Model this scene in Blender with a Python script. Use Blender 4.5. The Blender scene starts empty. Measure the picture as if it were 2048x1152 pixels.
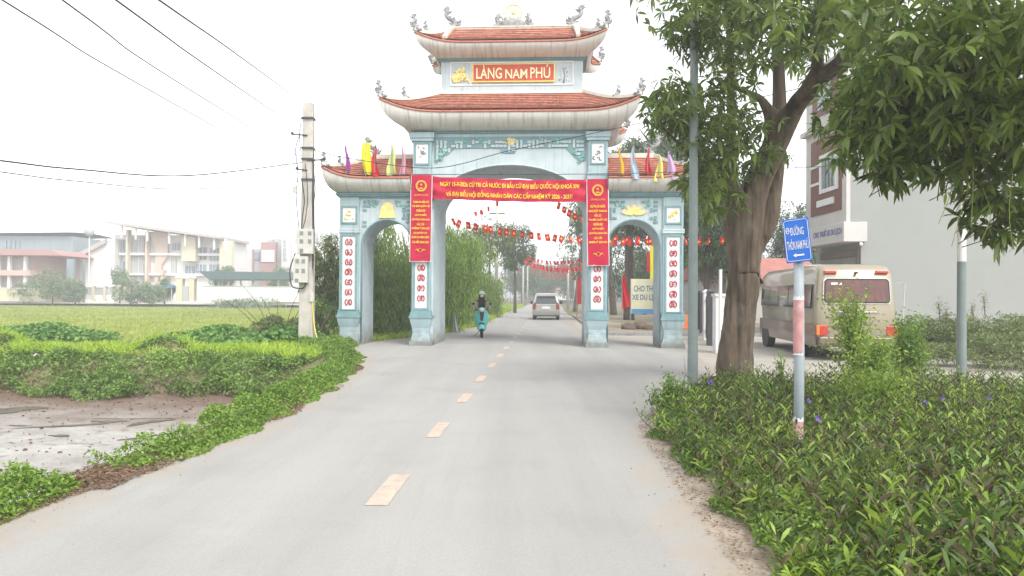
import bpy, math, random
import numpy as np
from mathutils import Vector, Matrix, Euler, noise

sc = bpy.context.scene
C = sc.collection
PI = math.pi
R = math.radians

# ------------------------------------------------------------------ camera
F_PX = 1480.0                       # focal length in pixels of the 2048 px wide photo
cam_d = bpy.data.cameras.new('camera')
cam_d.sensor_width = 36.0
cam_d.lens = F_PX / 2048.0 * 36.0
cam_d.clip_start = 0.05
cam_d.clip_end = 3000
cam = bpy.data.objects.new('camera', cam_d)
C.objects.link(cam)
CAM_M = Matrix.Translation((0, 0, 1.6)) @ Matrix.Rotation(R(90 + 0.54), 4, 'X') @ Matrix.Rotation(R(0.4), 4, 'Z')
cam.matrix_world = CAM_M
sc.camera = cam

# ------------------------------------------------------------------ sky, sun, exposure
SUN_EL, SUN_AZ = 52.0, 150.0        # degrees; azimuth clockwise from +Y
w = bpy.data.worlds.new('World'); sc.world = w; w.use_nodes = True
nt = w.node_tree; nt.nodes.clear()
sky = nt.nodes.new('ShaderNodeTexSky'); sky.sky_type = 'NISHITA'; sky.sun_disc = False
sky.sun_elevation = R(SUN_EL); sky.sun_rotation = R(SUN_AZ)
sky.air_density = 1.0; sky.dust_density = 1.5; sky.ozone_density = 1.0
hs = nt.nodes.new('ShaderNodeHueSaturation'); hs.inputs['Saturation'].default_value = 0.12
bg = nt.nodes.new('ShaderNodeBackground'); bg.inputs['Strength'].default_value = 0.15
wo = nt.nodes.new('ShaderNodeOutputWorld')
nt.links.new(sky.outputs[0], hs.inputs['Color']); nt.links.new(hs.outputs[0], bg.inputs['Color'])
nt.links.new(bg.outputs[0], wo.inputs['Surface'])
sd = bpy.data.lights.new('sun', 'SUN'); sd.energy = 1.05; sd.angle = R(24); sd.color = (1, .965, .91)
sun = bpy.data.objects.new('sun', sd); C.objects.link(sun)
a, e = R(SUN_AZ), R(SUN_EL)
sdir = Vector((math.sin(a) * math.cos(e), math.cos(a) * math.cos(e), math.sin(e)))
sun.rotation_euler = sdir.to_track_quat('Z', 'Y').to_euler()
sc.view_settings.view_transform = 'Standard'
sc.view_settings.look = 'None'
sc.view_settings.gamma = 1
sc.view_settings.exposure = 1.46
HAZE_D = 0.0033

# ------------------------------------------------------------------ measuring
def ray(px, py):
    d = Vector(((px - 1024) / F_PX, (576 - py) / F_PX, -1))
    return (CAM_M.to_3x3() @ d)
def at(px, py, Y):
    d = ray(px, py); return Vector((0, 0, 1.6)) + d * (Y / d.y)
def gnd(px, py, z=0.0):
    d = ray(px, py); k = (z - 1.6) / d.z
    return Vector((d.x * k, d.y * k, z))

# ------------------------------------------------------------------ tags
def tag(o, label=None, cat=None, group=None, kind=None):
    if label: o['label'] = label
    if cat: o['category'] = cat
    if group: o['group'] = group
    if kind: o['kind'] = kind
    return o
def thing(name, label, cat, loc=(0, 0, 0), rz=0, group=None, scale=1):
    o = bpy.data.objects.new(name, None); C.objects.link(o)
    o.location = loc; o.rotation_euler = (0, 0, rz); o.empty_display_size = .3
    if scale != 1: o.scale = (scale,) * 3
    return tag(o, label, cat, group)
def copy_tree(o, parent=None):
    c = o.copy(); C.objects.link(c); c.parent = parent
    for ch in list(o.children): copy_tree(ch, c)
    return c

# ------------------------------------------------------------------ materials
MATS = {}
def mat(name, rgb, rough=.8, var=.12, scale=4.0, bump=0.0, metal=0.0, spec=.3, streak=None, rgb2=None,
        island=False, transl=0.0, sz=(1, 1, 1), bscale=None, coat=0.0, emit=0, fine=0.0, dirt=None, fscale=None, grime=None):
    if name in MATS: return MATS[name]
    m = bpy.data.materials.new(name); m.use_nodes = True
    n = m.node_tree.nodes; l = m.node_tree.links
    b = n['Principled BSDF']; out = n['Material Output']
    b.inputs['Roughness'].default_value = rough; b.inputs['Metallic'].default_value = metal
    b.inputs['Specular IOR Level'].default_value = spec
    b.inputs['Coat Weight'].default_value = coat
    tc = n.new('ShaderNodeTexCoord'); mp = n.new('ShaderNodeMapping'); mp.inputs['Scale'].default_value = sz
    l.new(tc.outputs['Object'], mp.inputs['Vector'])
    nz = n.new('ShaderNodeTexNoise'); nz.inputs['Scale'].default_value = scale; nz.inputs['Detail'].default_value = 6
    nz.inputs['Roughness'].default_value = .62
    l.new(mp.outputs[0], nz.inputs['Vector'])
    rr = n.new('ShaderNodeMapRange'); rr.inputs['From Min'].default_value = .32; rr.inputs['From Max'].default_value = .68
    l.new(nz.outputs['Fac'], rr.inputs['Value'])
    lo = [max(0, c * (1 - var)) for c in rgb]; hi = [min(1, c * (1 + var)) for c in (rgb2 or rgb)]
    if rgb2: lo = list(rgb)
    mx = n.new('ShaderNodeMix'); mx.data_type = 'RGBA'
    mx.inputs['A'].default_value = (*lo, 1); mx.inputs['B'].default_value = (*hi, 1)
    fac = rr.outputs[0]
    if island:
        g = n.new('ShaderNodeNewGeometry')
        ma = n.new('ShaderNodeMath'); ma.operation = 'MULTIPLY_ADD'
        l.new(rr.outputs[0], ma.inputs[0]); ma.inputs[1].default_value = .5
        mb = n.new('ShaderNodeMath'); mb.operation = 'MULTIPLY'; mb.inputs[1].default_value = .62
        l.new(g.outputs['Random Per Island'], mb.inputs[0]); l.new(mb.outputs[0], ma.inputs[2])
        fac = ma.outputs[0]
    l.new(fac, mx.inputs['Factor'])
    col = mx.outputs['Result']
    if fine:
        f1 = n.new('ShaderNodeTexNoise'); f1.inputs['Scale'].default_value = fscale or scale * 22; f1.inputs['Detail'].default_value = 3
        l.new(tc.outputs['Object'], f1.inputs['Vector'])
        fr = n.new('ShaderNodeMapRange'); fr.inputs['To Min'].default_value = 1 - fine; fr.inputs['To Max'].default_value = 1 + fine
        fr.inputs['From Min'].default_value = .3; fr.inputs['From Max'].default_value = .7
        l.new(f1.outputs['Fac'], fr.inputs['Value'])
        vm = n.new('ShaderNodeVectorMath'); vm.operation = 'SCALE'
        l.new(col, vm.inputs[0]); l.new(fr.outputs[0], vm.inputs['Scale']); col = vm.outputs[0]
    def overlay(color, vec_scale, nscale, lo_, hi_, amount):
        nonlocal col
        m2 = n.new('ShaderNodeMapping'); m2.inputs['Scale'].default_value = vec_scale
        l.new(tc.outputs['Object'], m2.inputs['Vector'])
        s = n.new('ShaderNodeTexNoise'); s.inputs['Scale'].default_value = nscale; s.inputs['Detail'].default_value = 4
        l.new(m2.outputs[0], s.inputs['Vector'])
        sr = n.new('ShaderNodeMapRange'); sr.inputs['From Min'].default_value = lo_; sr.inputs['From Max'].default_value = hi_
        sr.inputs['To Max'].default_value = amount
        l.new(s.outputs['Fac'], sr.inputs['Value'])
        q = n.new('ShaderNodeMix'); q.data_type = 'RGBA'; l.new(sr.outputs[0], q.inputs['Factor'])
        l.new(col, q.inputs['A']); q.inputs['B'].default_value = (*color, 1); col = q.outputs['Result']
    if streak: overlay(streak[0], (8, .7, .45), 1.5, streak[1], streak[2], streak[3])
    if dirt: overlay(dirt[0], (1, 1, 1), dirt[4], dirt[1], dirt[2], dirt[3])
    if grime:                                            # splashed dirt low on the wall, uneven upper edge
        sp = n.new('ShaderNodeSeparateXYZ'); l.new(tc.outputs['Object'], sp.inputs[0])
        gz_ = n.new('ShaderNodeTexNoise'); gz_.inputs['Scale'].default_value = 5; gz_.inputs['Detail'].default_value = 5; l.new(tc.outputs['Object'], gz_.inputs['Vector'])
        ga = n.new('ShaderNodeMath'); ga.operation = 'MULTIPLY_ADD'; l.new(gz_.outputs['Fac'], ga.inputs[0]); ga.inputs[1].default_value = -grime[1] * 1.6; l.new(sp.outputs['Z'], ga.inputs[2])
        gr = n.new('ShaderNodeMapRange'); gr.inputs['From Min'].default_value = -grime[1] * .7; gr.inputs['From Max'].default_value = grime[1] * .2; gr.inputs['To Min'].default_value = grime[2]; gr.inputs['To Max'].default_value = 0
        l.new(ga.outputs[0], gr.inputs['Value']); q = n.new('ShaderNodeMix'); q.data_type = 'RGBA'; l.new(gr.outputs[0], q.inputs['Factor']); l.new(col, q.inputs['A']); q.inputs['B'].default_value = (*grime[0], 1); col = q.outputs['Result']
    l.new(col, b.inputs['Base Color'])
    if bump:
        bn = n.new('ShaderNodeBump'); bn.inputs['Strength'].default_value = bump; bn.inputs['Distance'].default_value = .03
        b2 = n.new('ShaderNodeTexNoise'); b2.inputs['Scale'].default_value = bscale or scale * 6; b2.inputs['Detail'].default_value = 5
        l.new(mp.outputs[0], b2.inputs['Vector']); l.new(b2.outputs['Fac'], bn.inputs['Height'])
        l.new(bn.outputs[0], b.inputs['Normal'])
    if emit:
        l.new(col, b.inputs['Emission Color']); b.inputs['Emission Strength'].default_value = emit
    if transl:
        t = n.new('ShaderNodeBsdfTranslucent'); x = n.new('ShaderNodeMixShader'); x.inputs[0].default_value = transl
        l.new(col, t.inputs['Color']); l.new(b.outputs[0], x.inputs[1]); l.new(t.outputs[0], x.inputs[2])
        l.new(x.outputs[0], out.inputs['Surface'])
    MATS[name] = m
    return m

# ------------------------------------------------------------------ mesh building
class MB:
    def __init__(s): s.v = []; s.f = []
    def add(s, vs, fs, M=None):
        b = len(s.v)
        s.v += [tuple(M @ Vector(v)) if M else tuple(v) for v in vs]
        s.f += [tuple(i + b for i in f) for f in fs]
        return s
    def box(s, x0, x1, y0, y1, z0, z1, M=None):
        v = [(x, y, z) for z in (z0, z1) for y in (y0, y1) for x in (x0, x1)]
        return s.add(v, [(0, 2, 3, 1), (4, 5, 7, 6), (0, 1, 5, 4), (2, 6, 7, 3), (0, 4, 6, 2), (1, 3, 7, 5)], M)
    def cbox(s, c, d, M=None):
        return s.box(c[0] - d[0] / 2, c[0] + d[0] / 2, c[1] - d[1] / 2, c[1] + d[1] / 2, c[2] - d[2] / 2, c[2] + d[2] / 2, M)
    def frustum(s, x, y, z0, hx0, hy0, z1, hx1, hy1, M=None):
        v = [(x - hx0, y - hy0, z0), (x + hx0, y - hy0, z0), (x + hx0, y + hy0, z0), (x - hx0, y + hy0, z0),
             (x - hx1, y - hy1, z1), (x + hx1, y - hy1, z1), (x + hx1, y + hy1, z1), (x - hx1, y + hy1, z1)]
        return s.add(v, [(0, 3, 2, 1), (4, 5, 6, 7), (0, 1, 5, 4), (1, 2, 6, 5), (2, 3, 7, 6), (3, 0, 4, 7)], M)
    def prism(s, poly, y0, y1, M=None):           # outline in x,z pushed along y
        n = len(poly)
        v = [(p[0], y0, p[1]) for p in poly] + [(p[0], y1, p[1]) for p in poly]
        f = [tuple(range(n)), tuple(range(2 * n - 1, n - 1, -1))] + [(i, i + n, (i + 1) % n + n, (i + 1) % n) for i in range(n)]
        return s.add(v, f, M)
    def tube(s, pts, rad, n=8, cap=True, M=None, sq=1.0):
        pts = [Vector(p) for p in pts]
        if not hasattr(rad, '__len__'): rad = [rad] * len(pts)
        v = []; f = []
        up = None
        for i, p in enumerate(pts):
            t = (pts[min(i + 1, len(pts) - 1)] - pts[max(i - 1, 0)])
            if t.length < 1e-9: t = Vector((0, 0, 1))
            t.normalize()
            if up is None:
                up = Vector((1, 0, 0)) if abs(t.x) < .8 else Vector((0, 1, 0))
            up = (up - t * up.dot(t)); up.normalize(); sd_ = t.cross(up)
            for k in range(n):
                a_ = 2 * PI * (k + .5) / n
                v.append(p + (up * math.cos(a_) + sd_ * math.sin(a_) * sq) * rad[i])
        for i in range(len(pts) - 1):
            for k in range(n):
                k2 = (k + 1) % n
                f.append((i * n + k, i * n + k2, (i + 1) * n + k2, (i + 1) * n + k))
        if cap:
            f.append(tuple(range(n - 1, -1, -1))); f.append(tuple(range((len(pts) - 1) * n, len(pts) * n)))
        return s.add(v, f, M)
    def lathe(s, prof, c=(0, 0, 0), n=16, M=None):
        v = []; f = []
        for r, z in prof:
            for k in range(n):
                a_ = 2 * PI * k / n; v.append((c[0] + r * math.cos(a_), c[1] + r * math.sin(a_), c[2] + z))
        for i in range(len(prof) - 1):
            for k in range(n):
                k2 = (k + 1) % n
                f.append((i * n + k, i * n + k2, (i + 1) * n + k2, (i + 1) * n + k))
        f.append(tuple(range(n - 1, -1, -1))); f.append(tuple(range((len(prof) - 1) * n, len(prof) * n)))
        return s.add(v, f, M)
    def grid(s, fn, nu, nv, M=None, close_u=False):
        v = []; f = []
        for j in range(nv + 1):
            for i in range(nu + 1): v.append(fn(i / nu, j / nv))
        w_ = nu + 1
        for j in range(nv):
            for i in range(nu):
                f.append((j * w_ + i, j * w_ + i + 1, (j + 1) * w_ + i + 1, (j + 1) * w_ + i))
        return s.add(v, f, M)
    def ball(s, c, r, n=10, m=7, M=None):
        prof = [(max(1e-4, math.sin(PI * i / m)), -math.cos(PI * i / m)) for i in range(m + 1)]
        rr = r if hasattr(r, '__len__') else (r, r, r)
        v = []; f = []
        for q, z in prof:
            for k in range(n):
                a_ = 2 * PI * k / n; v.append((c[0] + rr[0] * q * math.cos(a_), c[1] + rr[1] * q * math.sin(a_), c[2] + rr[2] * z))
        for i in range(m):
            for k in range(n):
                k2 = (k + 1) % n; f.append((i * n + k, i * n + k2, (i + 1) * n + k2, (i + 1) * n + k))
        return s.add(v, f, M)
    def build(s, name, m, parent=None, smooth=False, bevel=0, **kw):
        me = bpy.data.meshes.new(name); me.from_pydata(s.v, [], s.f); me.validate(); me.update()
        if isinstance(m, str): m = MATS[m]
        me.materials.append(m)
        o = bpy.data.objects.new(name, me); C.objects.link(o)
        if parent: o.parent = parent
        if smooth:
            me.shade_smooth()
            if smooth == 'auto':
                try: me.set_sharp_from_angle(angle=R(40))
                except Exception: pass
        if bevel:
            bm_ = o.modifiers.new('bevel', 'BEVEL'); bm_.width = bevel; bm_.segments = 2; bm_.limit_method = 'ANGLE'
        tag(o, **kw)
        return o

def npmesh(name, verts, tris=None, quads=None, m=None, parent=None, smooth=False, **kw):
    me = bpy.data.meshes.new(name)
    tris = np.zeros((0, 3), int) if tris is None else tris
    quads = np.zeros((0, 4), int) if quads is None else quads
    nl = len(tris) * 3 + len(quads) * 4; npoly = len(tris) + len(quads)
    me.vertices.add(len(verts)); me.vertices.foreach_set('co', np.asarray(verts, np.float32).ravel())
    me.loops.add(nl); me.polygons.add(npoly)
    loops = np.concatenate([tris.ravel(), quads.ravel()]).astype(np.int32)
    starts = np.concatenate([np.arange(len(tris)) * 3, len(tris) * 3 + np.arange(len(quads)) * 4]).astype(np.int32)
    me.loops.foreach_set('vertex_index', loops); me.polygons.foreach_set('loop_start', starts)
    me.update(calc_edges=True)
    if smooth: me.shade_smooth()
    if isinstance(m, str): m = MATS[m]
    me.materials.append(m)
    o = bpy.data.objects.new(name, me); C.objects.link(o)
    if parent: o.parent = parent
    return tag(o, **kw)

def unit(a): return a / np.maximum(np.linalg.norm(a, axis=-1, keepdims=True), 1e-9)
def leaf_arrays(P, D, L, W, rng, droop=.3, long=True):
    """leaves at points P with directions D, lengths L, widths W -> verts, quads"""
    N = len(P); D = unit(D)
    rnd = unit(rng.normal(size=(N, 3)) + np.array([0, 0, 1.3]))
    S = unit(np.cross(D, rnd)); U = unit(np.cross(S, D))
    L = np.asarray(L).reshape(-1, 1) * np.ones((N, 1)); W = np.asarray(W).reshape(-1, 1) * np.ones((N, 1))
    dz = np.array([0, 0, -1.0])
    def pt(t, w_, lift): return P + D * L * t + S * W * w_ + U * W * lift + dz * L * droop * t * t
    if long:
        V = np.stack([pt(0, -.08, 0), pt(0, .08, 0), pt(.38, -.5, .12), pt(.38, .5, .12), pt(.72, -.38, .1), pt(.72, .38, .1), pt(1, -.03, 0), pt(1, .03, 0)], 1)
        q = np.array([[0, 1, 3, 2], [2, 3, 5, 4], [4, 5, 7, 6]])
        n = 8
    else:
        V = np.stack([pt(0, 0, 0), pt(.5, .5, .12), pt(1, 0, 0), pt(.5, -.5, .12)], 1)
        q = np.array([[0, 1, 2, 3]]); n = 4
    Q = (np.arange(N)[:, None, None] * n + q[None]).reshape(-1, 4)
    return V.reshape(-1, 3), Q
def leaves(name, P, D, L, W, m, parent=None, seed=1, droop=.3, long=True, **kw):
    rng = np.random.default_rng(seed)
    V, Q = leaf_arrays(P, D, L, W, rng, droop, long)
    return npmesh(name, V, None, Q, m, parent, **kw)

# lettering: font curve turned into mesh, fitted into a rectangle of the x,z plane facing -y
def text(mb, s, x0, x1, z0, z1, y, depth=.012, bold=0.0, M=None, keep=False):
    cu = bpy.data.curves.new('lettering', 'FONT'); cu.body = s; cu.extrude = .5; cu.offset = bold; cu.resolution_u = 3
    ob = bpy.data.objects.new('lettering', cu); C.objects.link(ob)
    dg = bpy.context.evaluated_depsgraph_get(); me = bpy.data.meshes.new_from_object(ob.evaluated_get(dg))
    n = len(me.vertices)
    co = np.zeros(n * 3, np.float32); me.vertices.foreach_get('co', co); co = co.reshape(-1, 3)
    if n:
        mn, mx_ = co.min(0), co.max(0); dd = np.maximum(mx_ - mn, 1e-6)
        X = x0 + (co[:, 0] - mn[0]) / dd[0] * (x1 - x0); Z = z0 + (co[:, 1] - mn[1]) / dd[1] * (z1 - z0)
        Y = y - (co[:, 2] - mn[2]) / dd[2] * depth
        mb.add(list(zip(X.tolist(), Y.tolist(), Z.tolist())), [tuple(p.vertices) for p in me.polygons], M)
    bpy.data.objects.remove(ob); bpy.data.curves.remove(cu); bpy.data.meshes.remove(me)

def star(mb, cx, cz, r, y, d=.01, M=None):
    p = []
    for k in range(10):
        q = r if k % 2 == 0 else r * .4
        p.append((cx + q * math.sin(k * PI / 5), cz + q * math.cos(k * PI / 5)))
    mb.prism(p, y - d, y, M)

# common materials
mat('asphalt', (.315, .307, .29), .9, .04, .4, bump=.10, bscale=60, fine=.08, fscale=75, dirt=((.20, .19, .17), .54, .72, .28, .55), streak=((.24, .23, .21), .55, .8, .25))
mat('concrete_pale', (.5, .46, .40), .9, .1, .8, bump=.1, bscale=30, fine=.08)
mat('line_paint', (.50, .385, .30), .8, .1, 6, fine=.2, dirt=((.31, .30, .285), .48, .7, .85, 11))
mat('wall_blue', (.33, .43, .45), .8, .12, 1.2, bump=.15, streak=((.16, .21, .21), .54, .74, .55), grime=((.15, .13, .10), .55, .75))
mat('wall_paleblue', (.45, .52, .54), .8, .10, 1.5, bump=.1, streak=((.24, .28, .27), .55, .76, .55), grime=((.17, .145, .11), .6, .75))
mat('teal_trim', (.18, .295, .31), .8, .14, 3, bump=.06, streak=((.14, .22, .22), .55, .8, .5))
mat('plaster_white', (.55, .53, .49), .85, .08, 2, bump=.08, streak=((.20, .18, .155), .50, .78, .7))
mat('cream_ridge', (.58, .56, .48), .85, .12, 4, streak=((.3, .28, .24), .55, .8, .6))
mat('roof_tile', (.385, .145, .095), .8, .4, 9, island=True, bump=.1)
mat('roof_under', (.26, .07, .045), .85, .2, 5)
mat('stone_grey', (.27, .27, .27), .85, .25, 9, bump=.3)
mat('gold', (.80, .60, .14), .5, .15, 9)
mat('gold_pale', (.74, .62, .24), .7, .15, 9)
mat('jade', (.20, .46, .38), .7, .35, 9)
mat('dark_red', (.42, .05, .06), .7, .15, 8)
mat('name_red', (.50, .085, .05), .6, .1, 3)
mat('banner_red', (.43, .004, .036), .55, .06, 1.5, bump=.12, bscale=3)
mat('banner_yellow', (.9, .68, .02), .6, .03, 5)
mat('banner_gold', (.72, .33, .05), .6, .05, 5)
mat('white_paint', (.66, .66, .65), .6, .06, 4)
mat('concrete_pole', (.46, .43, .38), .9, .14, 3, bump=.1, streak=((.25, .23, .2), .52, .75, .5))
mat('wire', (.035, .035, .04), .6, .1)
mat('dark_metal', (.06, .06, .065), .5, .15)
mat('bark', (.115, .086, .06), .95, .4, 7, bump=1.0, bscale=9, sz=(1, 1, .22), streak=((.045, .034, .026), .50, .64, .8), dirt=((.19, .16, .125), .5, .75, .6, 3))
mat('bark_dark', (.10, .075, .055), .95, .35, 9, bump=.8, sz=(1, 1, .3))
mat('black_rubber', (.02, .02, .02), .8, .2)
# ================================================================== THE GROUND
def lerp_pl(y, pl):
    return np.interp(y, [p[1] for p in pl], [p[0] for p in pl])
LE = [(-3.6, -30), (-3.55, 3)] + [tuple(gnd(*p)[:2]) for p in
     [(0, 1052), (215, 957), (440, 887), (570, 822), (650, 782), (700, 742), (716, 716), (690, 697)]] + \
     [(-4.75, 24.5), (-2.9, 29.5), (-1.75, 37), (-.95, 60), (1.7, 103), (4.4, 160), (8, 240)]
RE = [(1.15, -30), (1.15, 2), (1.22, 3.5)] + [tuple(gnd(*p)[:2]) for p in
     [(1475, 1152), (1395, 1000), (1345, 905), (1316, 862)]] + \
     [(2.2, 9.8), (3.3, 12.4), (4.5, 16.5), (5.15, 21), (5.2, 23.5), (3.6, 27), (3.0, 31), (3.4, 40), (4.6, 60), (6.9, 103), (9.8, 160), (14, 240)]

def sm(a, b, x):
    t = np.clip((x - a) / (b - a), 0, 1); return t * t * (3 - 2 * t)
def hnoise(x, y, s):
    return (np.sin(x * 1.7 * s + 1.3) * np.sin(y * 2.1 * s + .4) + .6 * np.sin(x * 3.9 * s + y * 2.7 * s) + .4 * np.sin(y * 6.3 * s - x * 4.4 * s + 2)) / 2
def H(x, y):
    x = np.asarray(x, float); y = np.asarray(y, float)
    d = lerp_pl(y, LE) - x
    n = hnoise(x, y, .8)
    bank_y = 15.0 + .5 * n
    pond = sm(.36, .85, d) * (1 - sm(bank_y, bank_y + 1.4, y))
    mound = .10 * sm(.0, .3, d) * (1 - sm(.6, 1.0, d)) * sm(6.2, 7.5, y) * (1 - sm(21, 23, y))
    z = -.52 * pond + mound
    fld = sm(1.5, 3.5, d) * sm(19.0, 21.5, y) * (1 - sm(100, 106, y))
    fld = fld * sm(.2, 1.0, (-6.6 - .04 * (y - 20)) - x)
    z = z - .40 * fld
    ridge = sm(1.2, 2.4, d) * sm(bank_y + .6, bank_y + 1.8, y) * (1 - sm(18, 19.6, y))
    z = z + ridge * (.10 + .06 * n)
    for (cx, cy, rx, ry, h) in MOUNDS:
        z = z + h * np.exp(-((x - cx) / rx) ** 2 - ((y - cy) / ry) ** 2) * (1 + .15 * np.sin(x * 3 + cy))
    z = z + .02 * n * sm(.3, 1.5, d)
    return z
MOUNDS = [(-17.4, 27.5, 2.0, 1.2, .42), (-9.9, 25.8, 2.0, 1.4, .45), (-30.0, 28.0, .5, .5, .1), (-13.2, 18.6, .8, .4, .55), (-8.3, 17.6, .6, .35, .45), (-7.6, 23.2, 1.2, 1.4, .25)]
xs = np.unique(np.round(np.concatenate([np.linspace(-600, -80, 12), np.arange(-80, -24, 2.0), np.arange(-24, -1.0, .22), np.arange(-1, 14, 1.0), np.arange(14, 80, 6), np.linspace(80, 600, 12)]), 4))
ys = np.unique(np.round(np.concatenate([np.linspace(-200, -10, 8), np.arange(-10, 3, 1.0), np.arange(3, 31, .22), np.arange(31, 110, 1.5), np.arange(110, 250, 10), np.linspace(250, 1600, 10)]), 4))
GX, GY = np.meshgrid(xs, ys)
GZ = H(GX, GY)
def ground_sheet(name, m, mask=None, dz=0.0, **kw):
    nx, ny = len(xs), len(ys)
    idx = np.arange(nx * ny).reshape(ny, nx)
    q = np.stack([idx[:-1, :-1], idx[:-1, 1:], idx[1:, 1:], idx[1:, :-1]], -1)
    if mask is not None:
        cx = (GX[:-1, :-1] + GX[1:, 1:]) / 2; cy = (GY[:-1, :-1] + GY[1:, 1:]) / 2
        q = q[mask(cx, cy)]
    q = q.reshape(-1, 4)
    V = np.stack([GX.ravel(), GY.ravel(), GZ.ravel() + dz], 1)
    used, inv = np.unique(q, return_inverse=True)
    return npmesh(name, V[used], None, inv.reshape(-1, 4), m, smooth=True, **kw)

mat('soil', (.145, .100, .062), .95, .35, 1.4, bump=.6, fine=.25, rgb2=(.12, .13, .055))
mat('field_ground', (.22, .24, .07), .95, .25, .35, bump=.4, fine=.2, rgb2=(.30, .31, .10))
def mud_material():
    m = mat('mud', (.26, .243, .22), .7, .10, 1.1, bump=.5, bscale=9, fine=.16, rgb2=(.38, .365, .34), dirt=((.17, .145, .11), .58, .66, .7, 1.9))
    n = m.node_tree.nodes; l = m.node_tree.links; b = n['Principled BSDF']
    col = b.inputs['Base Color'].links[0].from_socket
    tc = n.new('ShaderNodeTexCoord'); sp = n.new('ShaderNodeSeparateXYZ'); l.new(tc.outputs['Object'], sp.inputs[0])
    z = n.new('ShaderNodeTexNoise'); z.inputs['Scale'].default_value = .9; l.new(tc.outputs['Object'], z.inputs['Vector'])
    ad = n.new('ShaderNodeMath'); ad.operation = 'MULTIPLY_ADD'; l.new(z.outputs['Fac'], ad.inputs[0]); ad.inputs[1].default_value = 4.5; l.new(sp.outputs['Y'], ad.inputs[2])
    mr = n.new('ShaderNodeMapRange'); mr.inputs['From Min'].default_value = 13.2; mr.inputs['From Max'].default_value = 16.4; mr.inputs['To Max'].default_value = .95
    l.new(ad.outputs[0], mr.inputs['Value'])
    q = n.new('ShaderNodeMix'); q.data_type = 'RGBA'; l.new(mr.outputs[0], q.inputs['Factor']); l.new(col, q.inputs['A'])
    q.inputs['B'].default_value = (.145, .098, .07, 1); l.new(q.outputs['Result'], b.inputs['Base Color'])
mud_material()
ground_sheet('ground', 'soil', kind='structure')
def m_pond(x, y): return (lerp_pl(y, LE) - x > .7) & (y < 15.6) & (y > -8) & (x > -60)
def m_field(x, y): return (y > 20.0) & (y < 104) & (x < -6.4 - .04 * (y - 20)) & (x > -120)
ground_sheet('pond_bed', 'mud', m_pond, .006, kind='structure')
ground_sheet('rice_field', 'field_ground', m_field, .006, kind='structure')

# road: a strip between its two edges, dusty along them
def strip(name, m, le, re, y0, y1, z, step=.4, nt=28, **kw):
    Y = [y0]
    while Y[-1] < y1: Y.append(Y[-1] + step * max(1, abs(Y[-1]) / 20))
    Y = np.array(Y); T = np.linspace(0, 1, nt + 1)
    wob = .05 * np.sin(Y * 3.1) + .03 * np.sin(Y * 7.7 + 1)
    L_ = lerp_pl(Y, le) + wob; R_ = lerp_pl(Y, re) + wob[::-1] * .6
    XX = L_[:, None] + (R_ - L_)[:, None] * T[None]; YY = Y[:, None] + 0 * T[None]
    V = np.stack([XX.ravel(), YY.ravel(), np.full(XX.size, z)], 1)
    n = nt + 1; idx = np.arange(XX.size).reshape(len(Y), n)
    q = np.stack([idx[:-1, :-1], idx[:-1, 1:], idx[1:, 1:], idx[1:, :-1]], -1).reshape(-1, 4)
    o = npmesh(name, V, None, q, m, **kw)
    W_ = (R_ - L_)[:, None]
    d = np.minimum((XX - L_[:, None]), (R_[:, None] - XX))
    at_ = o.data.attributes.new('edge', 'FLOAT', 'POINT'); at_.data.foreach_set('value', d.ravel().astype(np.float32))
    return o
def dusty(m, dust, wd=.55):
    n = m.node_tree.nodes; l = m.node_tree.links; b = n['Principled BSDF']
    col = b.inputs['Base Color'].links[0].from_socket
    a_ = n.new('ShaderNodeAttribute'); a_.attribute_name = 'edge'
    tc = n.new('ShaderNodeTexCoord'); z = n.new('ShaderNodeTexNoise'); z.inputs['Scale'].default_value = 2.2; z.inputs['Detail'].default_value = 7
    l.new(tc.outputs['Object'], z.inputs['Vector'])
    s_ = n.new('ShaderNodeMath'); s_.operation = 'MULTIPLY_ADD'; l.new(z.outputs['Fac'], s_.inputs[0]); s_.inputs[1].default_value = -.9; l.new(a_.outputs['Fac'], s_.inputs[2])
    mr = n.new('ShaderNodeMapRange'); mr.inputs['From Min'].default_value = -.45; mr.inputs['From Max'].default_value = wd - .35
    mr.inputs['To Min'].default_value = .95; mr.inputs['To Max'].default_value = 0; l.new(s_.outputs[0], mr.inputs['Value'])
    q = n.new('ShaderNodeMix'); q.data_type = 'RGBA'; l.new(mr.outputs[0], q.inputs['Factor']); l.new(col, q.inputs['A'])
    q.inputs['B'].default_value = (*dust, 1); l.new(q.outputs['Result'], b.inputs['Base Color'])
def tracks(m):                                        # faint polish of the wheels along the lane, broken up by noise
    n = m.node_tree.nodes; l = m.node_tree.links; b = n['Principled BSDF']; col = b.inputs['Base Color'].links[0].from_socket
    tc = n.new('ShaderNodeTexCoord'); mp = n.new('ShaderNodeMapping'); mp.inputs['Rotation'].default_value = (0, 0, .0514); mp.inputs['Scale'].default_value = (1.15, .05, 1)
    l.new(tc.outputs['Object'], mp.inputs['Vector']); z = n.new('ShaderNodeTexNoise'); z.inputs['Scale'].default_value = 1.1; z.inputs['Detail'].default_value = 5; l.new(mp.outputs[0], z.inputs['Vector'])
    mr = n.new('ShaderNodeMapRange'); mr.inputs['From Min'].default_value = .36; mr.inputs['From Max'].default_value = .66; mr.inputs['To Min'].default_value = .92; mr.inputs['To Max'].default_value = 1.05; l.new(z.outputs['Fac'], mr.inputs['Value'])
    vm = n.new('ShaderNodeVectorMath'); vm.operation = 'SCALE'; l.new(col, vm.inputs[0]); l.new(mr.outputs[0], vm.inputs['Scale']); l.new(vm.outputs[0], b.inputs['Base Color'])
tracks(MATS['asphalt'])
dusty(MATS['asphalt'], (.33, .285, .23), .35)
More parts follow.
